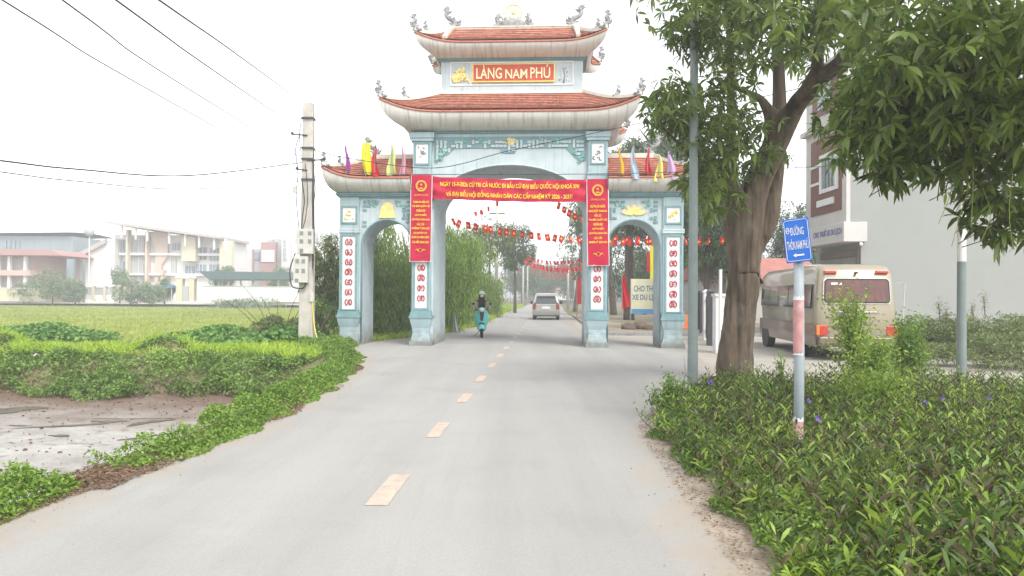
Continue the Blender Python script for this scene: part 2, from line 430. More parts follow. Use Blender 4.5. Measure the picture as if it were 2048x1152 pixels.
fc = MB(); fc.v = [(1.0, 12.2, .004), (45, 13.6, .004), (45, 60, .004), (3, 60, .004)]; fc.f = [(0, 1, 2, 3)]
mat('forecourt', (.35, .325, .285), .9, .1, .5, bump=.1, bscale=25, fine=.08, dirt=((.23, .2, .165), .5, .8, .5, .8))
fc.build('forecourt', 'forecourt', kind='structure')
VL = [(x - .25, y) for x, y in RE if y < 12.3]; VR = [(1.75, -30), (1.75, 4), (1.95, 6), (2.1, 8), (2.6, 9.6), (4.6, 12.2)]
mat('sand', (.34, .285, .225), .95, .14, 2.5, bump=.3, bscale=30, fine=.16, dirt=((.26, .2, .14), .58, .75, .6, 4))
strip('verge', 'sand', VL, VR, -8, 12.1, .006, .3, 10, kind='structure')
road = strip('road', 'asphalt', LE, RE, -20, 235, .010, kind='structure')
for k in range(24):
    yc = [6.05, 8.72, 11.4, 14.05, 16.7, 19.5][k] if k < 6 else 19.5 + 2.75 * (k - 5)
    x = -1.30 + .0514 * yc
    mk = MB()
    n_ = 8; L2 = .48; wv = .075
    if k == 0: wv = .085
    jt = random.Random(k)
    pts = [(x + .0514 * (-L2 + 2 * L2 * i / n_) - wv + jt.uniform(-.004, .004), yc - L2 + 2 * L2 * i / n_, .014) for i in range(n_ + 1)]
    pts2 = [(p[0] + 2 * wv + jt.uniform(-.004, .004), p[1], .014) for p in pts]
    mk.v = pts + pts2; mk.f = [(i, i + n_ + 1, i + n_ + 2, i + 1) for i in range(n_)]
    mk.build('lane_marking', 'line_paint', road)

# far path and yard in front of the school
pm = MB(); pm.v = [(-100, 97, .05), (-10, 97, .05), (-10, 110, .05), (-100, 110, .05)]; pm.f = [(0, 1, 2, 3)]
pm.build('path', 'concrete_pale', kind='structure')
mat('far_grass', (.10, .16, .04), .95, .3, .3)

# puddles left in the pond bed
mat('puddle_water', (.10, .085, .05), .55, .3, 2, spec=.25)
def blob_pts(cx, cy, rx, ry, rot, seed, n=26):
    r_ = random.Random(seed); ph = [r_.uniform(0, 6.28) for _ in range(4)]
    o = []
    for k in range(n):
        a_ = 2 * PI * k / n; q = 1 + .28 * math.sin(2 * a_ + ph[0]) + .22 * math.sin(3 * a_ + ph[1]) + .16 * math.sin(5 * a_ + ph[2]) + .1 * math.sin(8 * a_ + ph[3])
        x, y = rx * q * math.cos(a_), ry * q * math.sin(a_)
        o.append((cx + x * math.cos(rot) - y * math.sin(rot), cy + x * math.sin(rot) + y * math.cos(rot)))
    return o
for i, (px, py, rx, ry, rot) in enumerate([(10, 822, .55, .35, 0), (150, 850, .55, .10, .5), (215, 842, .3, .07, -.1), (300, 846, .28, .14, .9), (285, 876, .3, .04, .7), (120, 873, .16, .08, 0), (38, 853, .22, .03, 0), (240, 838, .4, .03, 0), (330, 838, .22, .03, .2)]):
    c = gnd(px, py, -.52); b_ = blob_pts(c.x, c.y, rx, ry, rot, i)
    m_ = MB(); m_.v = [(x, y, float(H(x, y)) + .014) for x, y in b_]; m_.f = [tuple(range(len(b_)))]
    m_.build('puddle', 'puddle_water', kind='structure')

# ------------------------------------------------------------------ stones and clods
mat('stone', (.40, .36, .30), .9, .25, 6, bump=.4)
mat('clod', (.16, .095, .06), .95, .3, 8, bump=.8)
def rock(name, label, cat, p, r, m, seed, flat=.7, group=None):
    rg = random.Random(seed); mb = MB(); mb.ball((0, 0, 0), (r, r * .8, r * flat), 14, 9)
    o_ = rg.uniform(0, 9)
    mb.v = [tuple(Vector(v) * (1 + .25 * noise.noise(Vector(v) / r * 1.3 + Vector((o_, 0, 0))))) for v in mb.v]
    o = mb.build(name, m, smooth=True); o.location = p; o.rotation_euler = (0, 0, rg.uniform(0, 6))
    return tag(o, label, cat, group)
for i, (px, py, r, m_, lb) in enumerate([
    (178, 784, .075, 'stone', 'pale round stone on the brown mud under the green bank, biggest of the stones there'),
    (72, 768, .09, 'stone', 'flat pale stone at the foot of the bank near the left edge of the photo'),
    (235, 805, .05, 'clod', 'small brown clod on the mud right of the pale round stone'),
    (372, 822, .045, 'clod', 'small dark clod on the mud near the roadside plants'),
    (215, 795, .05, 'clod', 'brown clod lying just right below the pale round stone'),
    (280, 796, .04, 'clod', 'small brown clod in the middle of the brown mud slope'),
    (50, 900, .035, 'clod', 'small dark clod alone on the pale mud at left'),
    (120, 905, .03, 'clod', 'tiny dark clod on pale mud left of the roadside plants'),
    (55, 948, .04, 'clod', 'dark clod on the pale mud nearest the camera')]):
    p = gnd(px, py, -.5); p.z = float(H(p.x, p.y)) + r * .3
    rock('stone' if m_ == 'stone' else 'dirt_clod', lb, 'stone' if m_ == 'stone' else 'dirt clod', p, r, m_, i)
p = gnd(1262, 733, 0)

# cracks in the road
mat('crack', (.15, .14, .125), .95, .2, 6)
def crack(pts, wd, seed):
    g = random.Random(seed); P_ = spl_(pts, 10); m_ = MB(); L_ = []
    for i, q in enumerate(P_):
        w_ = wd * g.uniform(.4, 1.2); o_ = g.uniform(-.012, .012)
        L_ += [(q[0] - w_ + o_, q[1], .0125), (q[0] + w_ + o_, q[1] + .01, .0125)]
    m_.v = L_; m_.f = [(2 * i, 2 * i + 1, 2 * i + 3, 2 * i + 2) for i in range(len(P_) - 1)]
    m_.build('road_crack', 'crack', kind='structure')
def spl_(pts, n):
    o = []
    for a_, b_ in zip(pts[:-1], pts[1:]):
        for k in range(n): o.append((a_[0] + (b_[0] - a_[0]) * k / n, a_[1] + (b_[1] - a_[1]) * k / n))
    o.append(pts[-1]); return o
crack([tuple(gnd(*q)[:2]) for q in [(1340, 835), (1362, 790), (1371, 750), (1368, 712)]], .010, 1)
0 and crack([tuple(gnd(*q)[:2]) for q in [(1442, 1148), (1400, 1060), (1345, 985), (1290, 930), (1245, 895)]], .0035, 2)
# loose grit on the road shoulders
# ================================================================== LEAF AND GRASS HELPERS
def leafmat(name, a, b, tr=.3, rough=.55, scale=.9, spec=.35):
    return mat(name, a, rough, .1, scale, rgb2=b, island=True, transl=tr, spec=spec)
leafmat('leaf_road', (.06, .13, .018), (.24, .37, .06), .3)
leafmat('leaf_bank', (.035, .085, .016), (.24, .36, .08), .25)
leafmat('leaf_gourd', (.06, .16, .03), (.20, .36, .08), .25)
leafmat('grass_bright', (.20, .34, .03), (.42, .55, .07), .3)
leafmat('grass_field', (.22, .29, .05), (.42, .47, .12), .3, scale=.15)
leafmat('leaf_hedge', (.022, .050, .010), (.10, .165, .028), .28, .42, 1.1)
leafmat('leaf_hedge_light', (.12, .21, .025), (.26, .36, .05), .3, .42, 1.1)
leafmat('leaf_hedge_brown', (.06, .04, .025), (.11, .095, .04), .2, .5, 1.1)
leafmat('leaf_tree', (.03, .062, .013), (.215, .30, .05), .42, .36, .8, .5)
leafmat('leaf_bamboo', (.035, .08, .015), (.27, .40, .07), .35, scale=.35)
leafmat('leaf_far', (.045, .085, .03), (.13, .19, .07), .25, scale=.25)
leafmat('leaf_sapling', (.14, .24, .03), (.34, .46, .08), .35)
leafmat('leaf_shrub', (.08, .12, .035), (.21, .26, .09), .25, scale=.7)
leafmat('litter', (.07, .04, .025), (.30, .20, .13), .1, .9, 3)
mat('stem_brown', (.13, .09, .06), .9, .3, 6)
mat('stem_green', (.10, .15, .04), .8, .3, 6)

def area_points(n, seed, fn, box):
    """n points (x,y) in a box kept where fn(x,y) > random"""
    rng = np.random.default_rng(seed); out = []
    tot = 0
    while tot < n:
        x = rng.uniform(box[0], box[1], n * 2); y = rng.uniform(box[2], box[3], n * 2)
        k = rng.uniform(size=n * 2) < fn(x, y)
        out.append(np.stack([x[k], y[k]], 1)); tot += int(k.sum())
    return np.concatenate(out)[:n], rng
def clump(x, y, s, seed=0):
    return .5 + .5 * np.clip(hnoise(x * s + seed, y * s - seed * .7, 1.6) * 1.4, -1, 1)

# creeping broad leaves along the left road edge
def f_strip(x, y):
    d = lerp_pl(y, LE) - x
    w_ = .12 + .26 * sm(6, 13, y) + .8 * sm(17, 21, y) + .12 * np.sin(y * 2.3)
    return ((d > -.14 + .07 * np.sin(y * 5)) & (d < w_ + .2)) * sm(6.5, 6.75, y) * (1 - sm(22.6, 23.2, y)) * (.40 + .60 * sm(.2, .6, clump(x, y, 1.7)))
P, rng = area_points(70000, 3, f_strip, (-7, -1.5, 6, 23.3))
d_ = lerp_pl(P[:, 1], LE) - P[:, 0]
hh = (.06 + .16 * clump(P[:, 0], P[:, 1], 1.7)) * sm(-.2, .25, d_) * (1 + .5 * sm(15, 20, P[:, 1]))
Z = H(P[:, 0], P[:, 1]) + hh * rng.uniform(.15, 1, len(P)) ** .6
Z = np.maximum(Z, .01)
D = rng.normal(size=(len(P), 3)) + np.array([0, -.1, .45])
sz = rng.uniform(.022, .055, len(P)) * (1 + .35 * sm(14, 20, P[:, 1]))
leaves('roadside_plants', np.column_stack([P, Z]), D, sz, sz * .62, 'leaf_road', seed=4, droop=.2, long=False, kind='stuff')
# the clump at the near end of the roadside strip
def f_near(x, y):
    d = lerp_pl(y, LE) - x
    return ((d > -.02) & (d < 1.2) & (y < 6.05) & (y > 4.2)) * 1.0
P, rng = area_points(17000, 5, f_near, (-5.6, -2.6, 4.2, 6.1))
d_ = lerp_pl(P[:, 1], LE) - P[:, 0]
Z = np.maximum(H(P[:, 0], P[:, 1]), -.2) + (.08 + .24 * clump(P[:, 0], P[:, 1], 2.2)) * sm(-.1, .3, d_) * rng.uniform(.1, 1, len(P)) ** .7
sz = rng.uniform(.022, .055, len(P))
leaves('weeds', np.column_stack([P, Z]), rng.normal(size=(len(P), 3)) + np.array([0, 0, .5]), sz, sz * .5, 'leaf_road', seed=6, droop=.2, long=False, kind='stuff')

# plants on the bank behind the pond
def f_bank(x, y):
    d = lerp_pl(y, LE) - x
    return ((d > .9) & (y > 14.7 + .35 * np.sin(x * 1.7) + .2 * np.sin(x * 4.1)) & (y < 20.3)) * (.12 + .88 * clump(x, y, .9, 2) ** 1.5) * (1 - .85 * np.exp(-((x + 13.2) / .9) ** 2 - ((y - 18.3) / .7) ** 2)) * (1 - .85 * np.exp(-((x + 8.3) / .7) ** 2 - ((y - 17.2) / .6) ** 2))
P, rng = area_points(105000, 7, f_bank, (-18, -4.6, 14.2, 20.3))
front = 1 - sm(15.5, 17.2, P[:, 1])
hh = (.05 + .40 * clump(P[:, 0], P[:, 1], .9, 2) ** 1.4) * (.26 + .85 * front)
Z = H(P[:, 0], P[:, 1]) + hh * rng.uniform(.05, 1, len(P)) ** .6
sz = rng.uniform(.05, .10, len(P))
leaves('bank_plants', np.column_stack([P, Z]), rng.normal(size=(len(P), 3)) + np.array([0, -.3, .5]), sz, sz * .5, 'leaf_bank', seed=8, droop=.25, long=False, kind='stuff')
# dark leafy vines on the two mounds and beside the pole
def f_mound(x, y):
    v = 0 * x
    for (cx, cy, rx, ry, h) in (MOUNDS[0], MOUNDS[1], MOUNDS[2], MOUNDS[5]):
        v = np.maximum(v, np.exp(-(((x - cx) / rx / 1.05) ** 2 + ((y - cy) / ry / 1.0) ** 2) ** 2))
    return np.clip(v * 1.2, 0, 1)
P, rng = area_points(26000, 9, f_mound, (-25, -5.5, 20.5, 31))
Z = H(P[:, 0], P[:, 1]) + rng.uniform(.05, .38, len(P))
sz = rng.uniform(.10, .2, len(P))
leaves('vine_plants', np.column_stack([P, Z]), rng.normal(size=(len(P), 3)) * np.array([1, 1, .5]) + np.array([0, -.5, .25]), sz, sz * .85, 'leaf_gourd', seed=10, droop=.3, long=False, kind='stuff')
# tufts of grass standing among the bank plants
P, rng = area_points(16000, 17, lambda x, y: f_bank(x, y) * (clump(x, y, 1.3, 5) > .45) * (y > 16.6), (-18, -4.6, 14.6, 20.3))
leaves('bank_grass', np.column_stack([P, H(P[:, 0], P[:, 1]) + .08]), rng.normal(size=(len(P), 3)) * .4 + np.array([0, 0, 1.0]), rng.uniform(.2, .48, len(P)), rng.uniform(.012, .022, len(P)), 'grass_bright', seed=18, droop=.4, long=False, kind='stuff')
# flakes of broken mud and grit on the pond bed
P, rng = area_points(1500, 19, lambda x, y: ((lerp_pl(y, LE) - x > 1.0) & (y < 15.4)) * (.25 + .75 * sm(11, 14.5, y)), (-14, -3, 6, 15.4))
leaves('mud_flakes', np.column_stack([P, H(P[:, 0], P[:, 1]) + .02]), rng.normal(size=(len(P), 3)) * np.array([1, .6, .12]), rng.gamma(2, .02, len(P)) + .012, rng.uniform(.012, .04, len(P)), 'clod', seed=20, droop=0, long=False, kind='stuff')
# bright grass on the near side of the field
def f_grass(x, y): return ((x < -6.0) & (y > 19.2 + .3 * np.sin(x))) * (1 - sm(25.5, 28, y)) * (.5 + .5 * clump(x, y, .6, 1))
P, rng = area_points(60000, 11, f_grass, (-24, -5.9, 19, 28))
Z = H(P[:, 0], P[:, 1])
D = rng.normal(size=(len(P), 3)) * .35 + np.array([.1, 0, 1.0])
leaves('grass', np.column_stack([P, Z]), D, rng.uniform(.16, .36, len(P)), rng.uniform(.018, .035, len(P)), 'grass_bright', seed=12, droop=.35, long=False, kind='stuff')
# rice further out
def f_rice(x, y): return ((x < -6.9 - .04 * (y - 20)) & (x > -.75 * y - 6)) * np.clip(1.1 - (y - 24) / 95, .12, 1)
P, rng = area_points(100000, 13, f_rice, (-80, -7, 24.5, 99))
k_ = 1 + sm(35, 90, P[:, 1]) * 1.4
leaves('rice_plants', np.column_stack([P, H(P[:, 0], P[:, 1])]), rng.normal(size=(len(P), 3)) * .3 + np.array([.15, 0, 1.0]), rng.uniform(.25, .5, len(P)), rng.uniform(.03, .06, len(P)) * k_, 'grass_field', seed=14, droop=.4, long=False, kind='stuff')

# dead leaves in the gutter of the road
def f_litter(x, y):
    d = lerp_pl(y, LE) - x
    return (np.abs(d - .0 + .12 * np.sin(y * 2.1)) < .13) * (np.sin(y * 1.25 + .6) * .5 + .5) ** 1.5 + ((d > -.25) & (d < .35) & (np.abs(y - 6.3) < .35)) * 1.0
P, rng = area_points(10000, 15, lambda x, y: np.clip(f_litter(x, y), 0, 1), (-5.5, -1.8, 5, 19))
leaves('leaf_litter', np.column_stack([P, np.maximum(H(P[:, 0], P[:, 1]), 0) + .018 + rng.uniform(0, .02, len(P))]), rng.normal(size=(len(P), 3)) * np.array([1, 1, .18]), rng.uniform(.018, .065, len(P)), rng.uniform(.006, .016, len(P)), 'litter', seed=16, droop=.05, long=False, kind='stuff')

# ------------------------------------------------------------------ hedge of lance leaves on the right
def f_hedge(x, y):
    lb = np.interp(y, [2, 4.2, 5.2, 5.9, 7.6, 9.0, 10.4, 11.8], [1.62, 1.60, 1.68, 1.72, 1.72, 1.80, 2.35, 3.15]) + .07 * np.sin(y * 4.3) + .04 * np.sin(y * 11)
    back = 11.7 + .2 * np.sin(x * 2.2)
    return ((x > lb) & (y < back) & (x < .74 * y + .9)) * 1.0
P, rng = area_points(5200, 21, f_hedge, (1.4, 10, 2.2, 12.0))
LB = np.interp(P[:, 1], [2, 4.2, 5.2, 5.9, 7.6, 9.0, 10.4, 11.8], [1.62, 1.60, 1.68, 1.72, 1.72, 1.80, 2.35, 3.15])
edge = sm(0, .55, P[:, 0] - LB)
Ht = (.16 + .22 * edge + .20 * clump(P[:, 0], P[:, 1], 1.5, 3)) * rng.uniform(.7, 1.22, len(P))
Ht *= 1 - .12 * sm(8, 11, P[:, 1])
lean = rng.normal(size=(len(P), 2)) * .10 + np.column_stack([-.10 * (1 - edge), 0 * edge])
st = MB()
pp = []; dd = []; ll = []; kk = []
for i in range(len(P)):
    n_ = rng.integers(6, 10)
    az = rng.uniform(0, PI)
    kind_ = rng.random()
    for j in range(n_):
        t = (j + .8) / n_
        if t < .25: continue
        b_ = np.array([P[i, 0] + lean[i, 0] * t, P[i, 1] + lean[i, 1] * t, Ht[i] * t])
        a_ = az + j * PI / 2 + rng.normal() * .3
        for s_ in (0, PI):
            up = .7 + 1.0 * t * t
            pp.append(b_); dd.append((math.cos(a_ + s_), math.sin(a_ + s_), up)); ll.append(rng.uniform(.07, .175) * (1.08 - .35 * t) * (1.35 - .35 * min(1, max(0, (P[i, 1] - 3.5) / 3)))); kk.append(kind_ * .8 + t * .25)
    if i % 2 == 0:
        x, y = P[i]; st.tube([(x, y, 0), (x + lean[i, 0], y + lean[i, 1], Ht[i])], [.004, .002], 3, False)
pp = np.array(pp); dd = np.array(dd); ll = np.array(ll); kk = np.array(kk)
hedge = thing('hedge', None, None); hedge['kind'] = 'stuff'
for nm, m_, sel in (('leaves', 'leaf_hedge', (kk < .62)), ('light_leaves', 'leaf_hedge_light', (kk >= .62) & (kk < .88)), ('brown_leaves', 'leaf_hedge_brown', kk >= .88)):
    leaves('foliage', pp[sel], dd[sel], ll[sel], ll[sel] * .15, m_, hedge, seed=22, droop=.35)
st.build('stems', 'stem_brown', hedge)
# small leaved creepers along the road side of the hedge
def f_edge(x, y):
    lb = np.interp(y, [2, 4.2, 5.2, 5.9, 7.6, 9.0, 10.4, 11.8], [1.62, 1.60, 1.68, 1.72, 1.72, 1.80, 2.35, 3.15]) + .07 * np.sin(y * 4.3)
    return ((x > lb - .10 - .05 * np.sin(y * 7)) & (x < lb + .25)) * (.2 + .8 * clump(x, y, 2.0, 7))
P, rng = area_points(15000, 23, f_edge, (1.35, 3.6, 3.0, 12))
LB = np.interp(P[:, 1], [2, 4.2, 5.2, 5.9, 7.6, 9.0, 10.4, 11.8], [1.62, 1.60, 1.68, 1.72, 1.72, 1.80, 2.35, 3.15])
Z = .02 + rng.uniform(0, 1, len(P)) * (.04 + .26 * np.clip((P[:, 0] - LB + .1) / .3, 0, 1))
leaves('creeping_plants', np.column_stack([P, Z]), rng.normal(size=(len(P), 3)) + np.array([-.2, 0, .5]), rng.uniform(.02, .05, len(P)), rng.uniform(.012, .026, len(P)), 'leaf_road', seed=24, droop=.2, long=False, kind='stuff')
P, rng = area_points(2600, 25, lambda x, y: 1.0 * (np.abs(x - np.interp(y, [2, 4.2, 5.9, 7.6, 9.0, 10.4], [1.5, 1.5, 1.55, 1.6, 1.7, 2.2])) < .18), (1.1, 2.6, 3.2, 10.5))
leaves('leaf_litter', np.column_stack([P, np.full(len(P), .02) + rng.uniform(0, .012, len(P))]), rng.normal(size=(len(P), 3)) * np.array([1, 1, .12]), rng.uniform(.012, .05, len(P)), rng.uniform(.005, .013, len(P)), 'litter', seed=26, droop=.05, long=False, kind='stuff')
mat('pebble', (.26, .235, .20), .9, .3, 20)
rng = np.random.default_rng(27); n_p = 900
side = rng.uniform(size=n_p) < .5; yy = rng.uniform(3.4, 16, n_p)
xx = np.where(side, lerp_pl(yy, LE) + rng.gamma(1.4, .16, n_p), np.minimum(lerp_pl(yy, RE) + .1, 6) - rng.gamma(1.4, .16, n_p))
leaves('road_grit', np.stack([xx, yy, np.full(n_p, .019)], 1), rng.normal(size=(n_p, 3)) * np.array([1, 1, .1]), rng.uniform(.006, .02, n_p), rng.uniform(.006, .014, n_p), 'pebble', seed=28, droop=0, long=False, kind='stuff')
mat('flower_purple', (.26, .13, .62), .5, .1, 9, transl=.3)
fl = MB(); 
for k in range(5):
    a_ = 2 * PI * k / 5
    fl.add([(0, 0, 0), (math.cos(a_ - .5) * .022, math.sin(a_ - .5) * .022, .014), (math.cos(a_) * .032, math.sin(a_) * .032, .012), (math.cos(a_ + .5) * .022, math.sin(a_ + .5) * .022, .014)], [(0, 1, 2, 3)])
fl.tube([(0, 0, -.03), (0, 0, 0)], [.003, .007], 6, False)
flo = fl.build('purple_flower', 'flower_purple', label='purple flower opening just right of the big trunk base beside the grey lamp post', cat='flower', group='purple flowers in the hedge')
spots = [(1420, 766, None), (1634, 838, 'purple flower to the right of the red band on the sign post'), (1616, 803, 'small purple flower right beside the sign post at hedge top'),
         (1850, 805, 'purple flower in the hedge left of the far grey pole'), (1885, 796, 'purple flower in the hedge nearest the far grey pole'), (1978, 795, 'purple flower in the hedge right of the far grey pole')]
for i, (px, py, lb) in enumerate(spots):
    o = flo if i == 0 else flo.copy()
    if i: C.objects.link(o); o['label'] = lb
    p = gnd(px, py, .50); o.location = p; o.rotation_euler = (1.1, .1, .3 * i); o.scale = (1.2,) * 3
# ================================================================== THE VILLAGE GATE
G_LOC = (-.10, 22.9, 0.0); G_RZ = R(-3.4)
gate = thing('village_gate', 'pale blue village gate of three arches with stacked curved red tile roofs across the road', 'gate', G_LOC, G_RZ)
def gx(px): return (px - 1017) / 64.6
def gz(py): return (696 - py) / 64.6
CW = 3.03          # half width of the central body
OW = 5.37          # half width over the outer pillars

# ---- walls with arches
def arch_poly(x0, x1, ztop, ax0, ax1, zs, zt, n=24, flat=1.0):
    c = (ax0 + ax1) / 2; a_ = (ax1 - ax0) / 2
    p = [(x0, 0), (x0, ztop), (x1, ztop), (x1, 0), (ax1, 0)]
    for k in range(n + 1):
        t = PI * k / n
        p.append((c + a_ * math.cos(t), zs + (zt - zs) * math.sin(t) ** flat))
    p.append((ax0, 0))
    return p
body = MB()
body.prism(arch_poly(-CW, CW, 6.62, -2.37, 2.35, 4.28, 5.62, 36), .06, 2.6)
body.build('central_wall', 'wall_paleblue', gate)
for s in (-1, 1):
    w_ = MB()
    pl = arch_poly(-5.30, -CW - .002, 4.70, -4.62, -3.06, 3.12, 3.92, 28)
    if s > 0: pl = [(-x, z) for x, z in pl][::-1]
    w_.prism(pl, .08, 1.5)
    w_.build('side_wall', 'wall_paleblue', gate)
    # raised rim round the side arch and the central arch
    r_ = MB(); c = s * 3.84; a_ = .80
    pts = [(c + a_ * math.cos(PI * k / 24), .07, 3.12 + .82 * math.sin(PI * k / 24)) for k in range(25)]
    pts = [(c + a_, .07, .1)] + pts + [(c - a_, .07, .1)]
    r_.tube(pts, .03, 6, M=None); r_.build('arch_rim', 'teal_trim', gate, smooth=True)
r_ = MB(); pts = [(-.01 + 2.40 * math.cos(PI * k / 32), .05, 4.28 + 1.37 * math.sin(PI * k / 32)) for k in range(33)]
r_.tube(pts, .028, 6); r_.build('arch_rim', 'wall_paleblue', gate, smooth=True)

# ---- round seal characters
def glyph(mb, cx, cz, r, y, seed):
    g = random.Random(seed)
    for s in (-1, 1):
        n = 7; k0 = g.uniform(.25, .5); k1 = g.uniform(.25, .5)
        pts = [(cx + s * r * math.cos(-PI / 2 + k0 + (PI - k0 - k1) * k / n), y, cz + r * math.sin(-PI / 2 + k0 + (PI - k0 - k1) * k / n)) for k in range(n + 1)]
        mb.tube(pts, [r * .10] + [r * .17] * (n - 1) + [r * .08], 5)
    for j in range(g.choice([2, 3, 3, 4])):
        z = cz + r * (-.5 + .5 * j + g.uniform(-.08, .08)); h = r * .62 * g.uniform(.6, 1)
        x = cx + g.uniform(-.12, .12) * r
        mb.tube([(x - h, y, z - r * .05), (x, y, z + r * g.uniform(-.05, .1)), (x + h, y, z)], [r * .12, r * .15, r * .10], 5)
    for j in range(g.choice([1, 2, 2])):
        x = cx + r * g.uniform(-.4, .4)
        mb.tube([(x, y, cz + r * .8), (x + r * g.uniform(-.1, .1), y, cz), (x + r * g.uniform(-.2, .2), y, cz - r * .75)], [r * .12, r * .16, r * .09], 5)

def relief_blob(mb, cx, cz, rx, rz, y, seed, n=9, d=.03):
    g = random.Random(seed)
    for k in range(n):
        x = cx + g.uniform(-1, 1) * rx * .75; z = cz + g.uniform(-1, 1) * rz * .75
        a_ = g.uniform(0, 6.28); q = min(rx, rz) * g.uniform(.25, .5)
        pts = [(x + q * math.cos(a_ + t * .8) * (1 - t * .13), y, z + q * math.sin(a_ + t * .8) * (1 - t * .13)) for t in range(6)]
        mb.tube(pts, [q * .3, q * .36, q * .34, q * .28, q * .2, q * .1], 5)

# ---- the four pillars (outer ones shorter)
def pillar(cx, hw, ztop, y0, z_panel, z_glyphs, cap_box, seed, prd):
    m = MB(); y1 = y0 + .42
    m.box(cx - hw + .03, cx + hw - .03, y0, y1, .98, ztop)
    o = m.build('pillar', 'wall_blue', gate)
    b = MB()                                            # vase-shaped base with plinth and mouldings
    b.box(cx - hw - .03, cx + hw + .03, y0 - .06, y1, 0, .15)
    prof = [(.15, .00), (.26, -.03), (.40, -.06), (.55, -.055), (.68, -.015), (.80, .015), (.86, .02)]
    for (za, oa), (zb, ob) in zip(prof[:-1], prof[1:]):
        b.frustum(cx, (y0 - .03 + y1) / 2, za, hw + oa, (y1 - y0 + .06) / 2 + oa, zb, hw + ob, (y1 - y0 + .06) / 2 + ob)
    b.build('pillar_base', 'wall_blue', o)
    t = MB(); t.box(cx - hw - .045, cx + hw + .045, y0 - .09, y1 + .01, .86, .94); t.box(cx - hw - .015, cx + hw + .015, y0 - .05, y1 + .01, .94, 1.03)
    t.box(cx - hw + .005, cx + hw - .005, y0 - .03, y1, 1.03, 1.10)
    t.build('base_moulding', 'teal_trim', o)
    z0, z1 = z_panel
    f = MB()
    for (a_, b2, c_, d2) in ((cx - hw + .07, cx - hw + .13, z0, z1), (cx + hw - .13, cx + hw - .07, z0, z1)): f.box(a_, b2, y0 - .03, y0 + .02, c_, d2)
    f.box(cx - hw + .13, cx + hw - .13, y0 - .03, y0 + .02, z0, z0 + .06); f.box(cx - hw + .13, cx + hw - .13, y0 - .03, y0 + .02, z1 - .06, z1)
    f.build('panel_frame', 'teal_trim', o)
    p = MB(); p.box(cx - hw + .13, cx + hw - .13, y0 - .006, y0 + .02, z0 + .06, z1 - .06); p.build('panel', 'white_paint', o)
    zz0, zz1, n = z_glyphs
    for k in range(n):
        g = MB(); glyph(g, cx, zz1 - (zz1 - zz0) * k / (n - 1), .105, y0 - .015, seed + k); g.build('character', 'dark_red', o)
    if cap_box:
        a_, b2, mm = cap_box
        c_ = MB()
        c_.box(cx - hw + .08, cx - hw + .13, y0 - .03, y0 + .02, a_, b2); c_.box(cx + hw - .13, cx + hw - .08, y0 - .03, y0 + .02, a_, b2)
        c_.box(cx - hw + .13, cx + hw - .13, y0 - .03, y0 + .02, a_, a_ + .05); c_.box(cx - hw + .13, cx + hw - .13, y0 - .03, y0 + .02, b2 - .05, b2)
        c_.build('upper_frame', 'teal_trim', o)
        q = MB(); q.box(cx - hw + .13, cx + hw - .13, y0 - .006, y0 + .02, a_ + .05, b2 - .05); q.build('upper_panel', 'white_paint', o)
        e = MB(); relief_blob(e, cx, (a_ + b2) / 2, .14, (b2 - a_) / 2 - .08, y0 - .012, seed, 8); e.build('relief', mm, o, smooth=True)
    return o
for s in (-1, 1):
    o = pillar(s * 5.03, .335, 4.62, 0.0, (1.06, 3.47), (1.34, 3.22, 7), (3.80, 4.36, 'gold'), 10 + s * 3, 0)
    t = MB(); t.box(s * 5.03 - .33, s * 5.03 + .33, -.035, .42, 3.52, 3.60); t.box(s * 5.03 - .335, s * 5.03 + .335, -.045, .42, 3.60, 3.65); t.build('band', 'wall_paleblue', o)
    o = pillar(s * 2.72, .32, 6.62, -.10, (1.12, 4.9), (1.48, 2.42, 4), (5.62, 6.32, 'stone_grey'), 40 + s * 7, 0)
    t = MB()
    t.box(s * 2.72 - .34, s * 2.72 + .34, -.15, .32, 5.30, 5.36); t.box(s * 2.72 - .33, s * 2.72 + .33, -.13, .32, 5.16, 5.30); t.build('band', 'wall_blue', o); t = MB()
    t.box(s * 2.72 - .35, s * 2.72 + .35, -.16, .32, 6.36, 6.46); t.box(s * 2.72 - .38, s * 2.72 + .38, -.19, .32, 6.46, 6.62)
    t.build('capital', 'wall_blue', o)

# ---- painted reliefs: bell and lotus over the side arches, cloud fret in the corners
bell = MB(); pl = []
for k in range(13):
    a_ = PI * k / 12; pl.append((-3.84 + .20 * math.cos(a_), 4.28 + .20 * math.sin(a_)))
pl += [(-4.06, 4.22), (-4.10, 3.98), (-3.58, 3.98), (-3.62, 4.22)]
bell.prism(pl, .03, .085); bell.build('bell_relief', 'gold_pale', gate, bevel=.01)
lo = MB()
for a_, q in ((0, .30), (.75, .34), (-.75, .34), (1.35, .40), (-1.35, .40)):
    cxp = 3.84; pts = []
    for k in range(13):
        t = 2 * PI * k / 12; u = math.cos(t) * .5 + .5; v_ = math.sin(t) * .085 * (1 - .3 * u)
        X = u * q; pts.append((cxp + X * math.sin(a_) + v_ * math.cos(a_), 4.12 + X * math.cos(a_) * (.75 if abs(a_) > 1 else 1) - v_ * math.sin(a_)))
    lo.prism(pts[:-1], .05 - .006 * abs(a_), .085)
lo.build('lotus_relief', 'gold_pale', gate, bevel=.008)

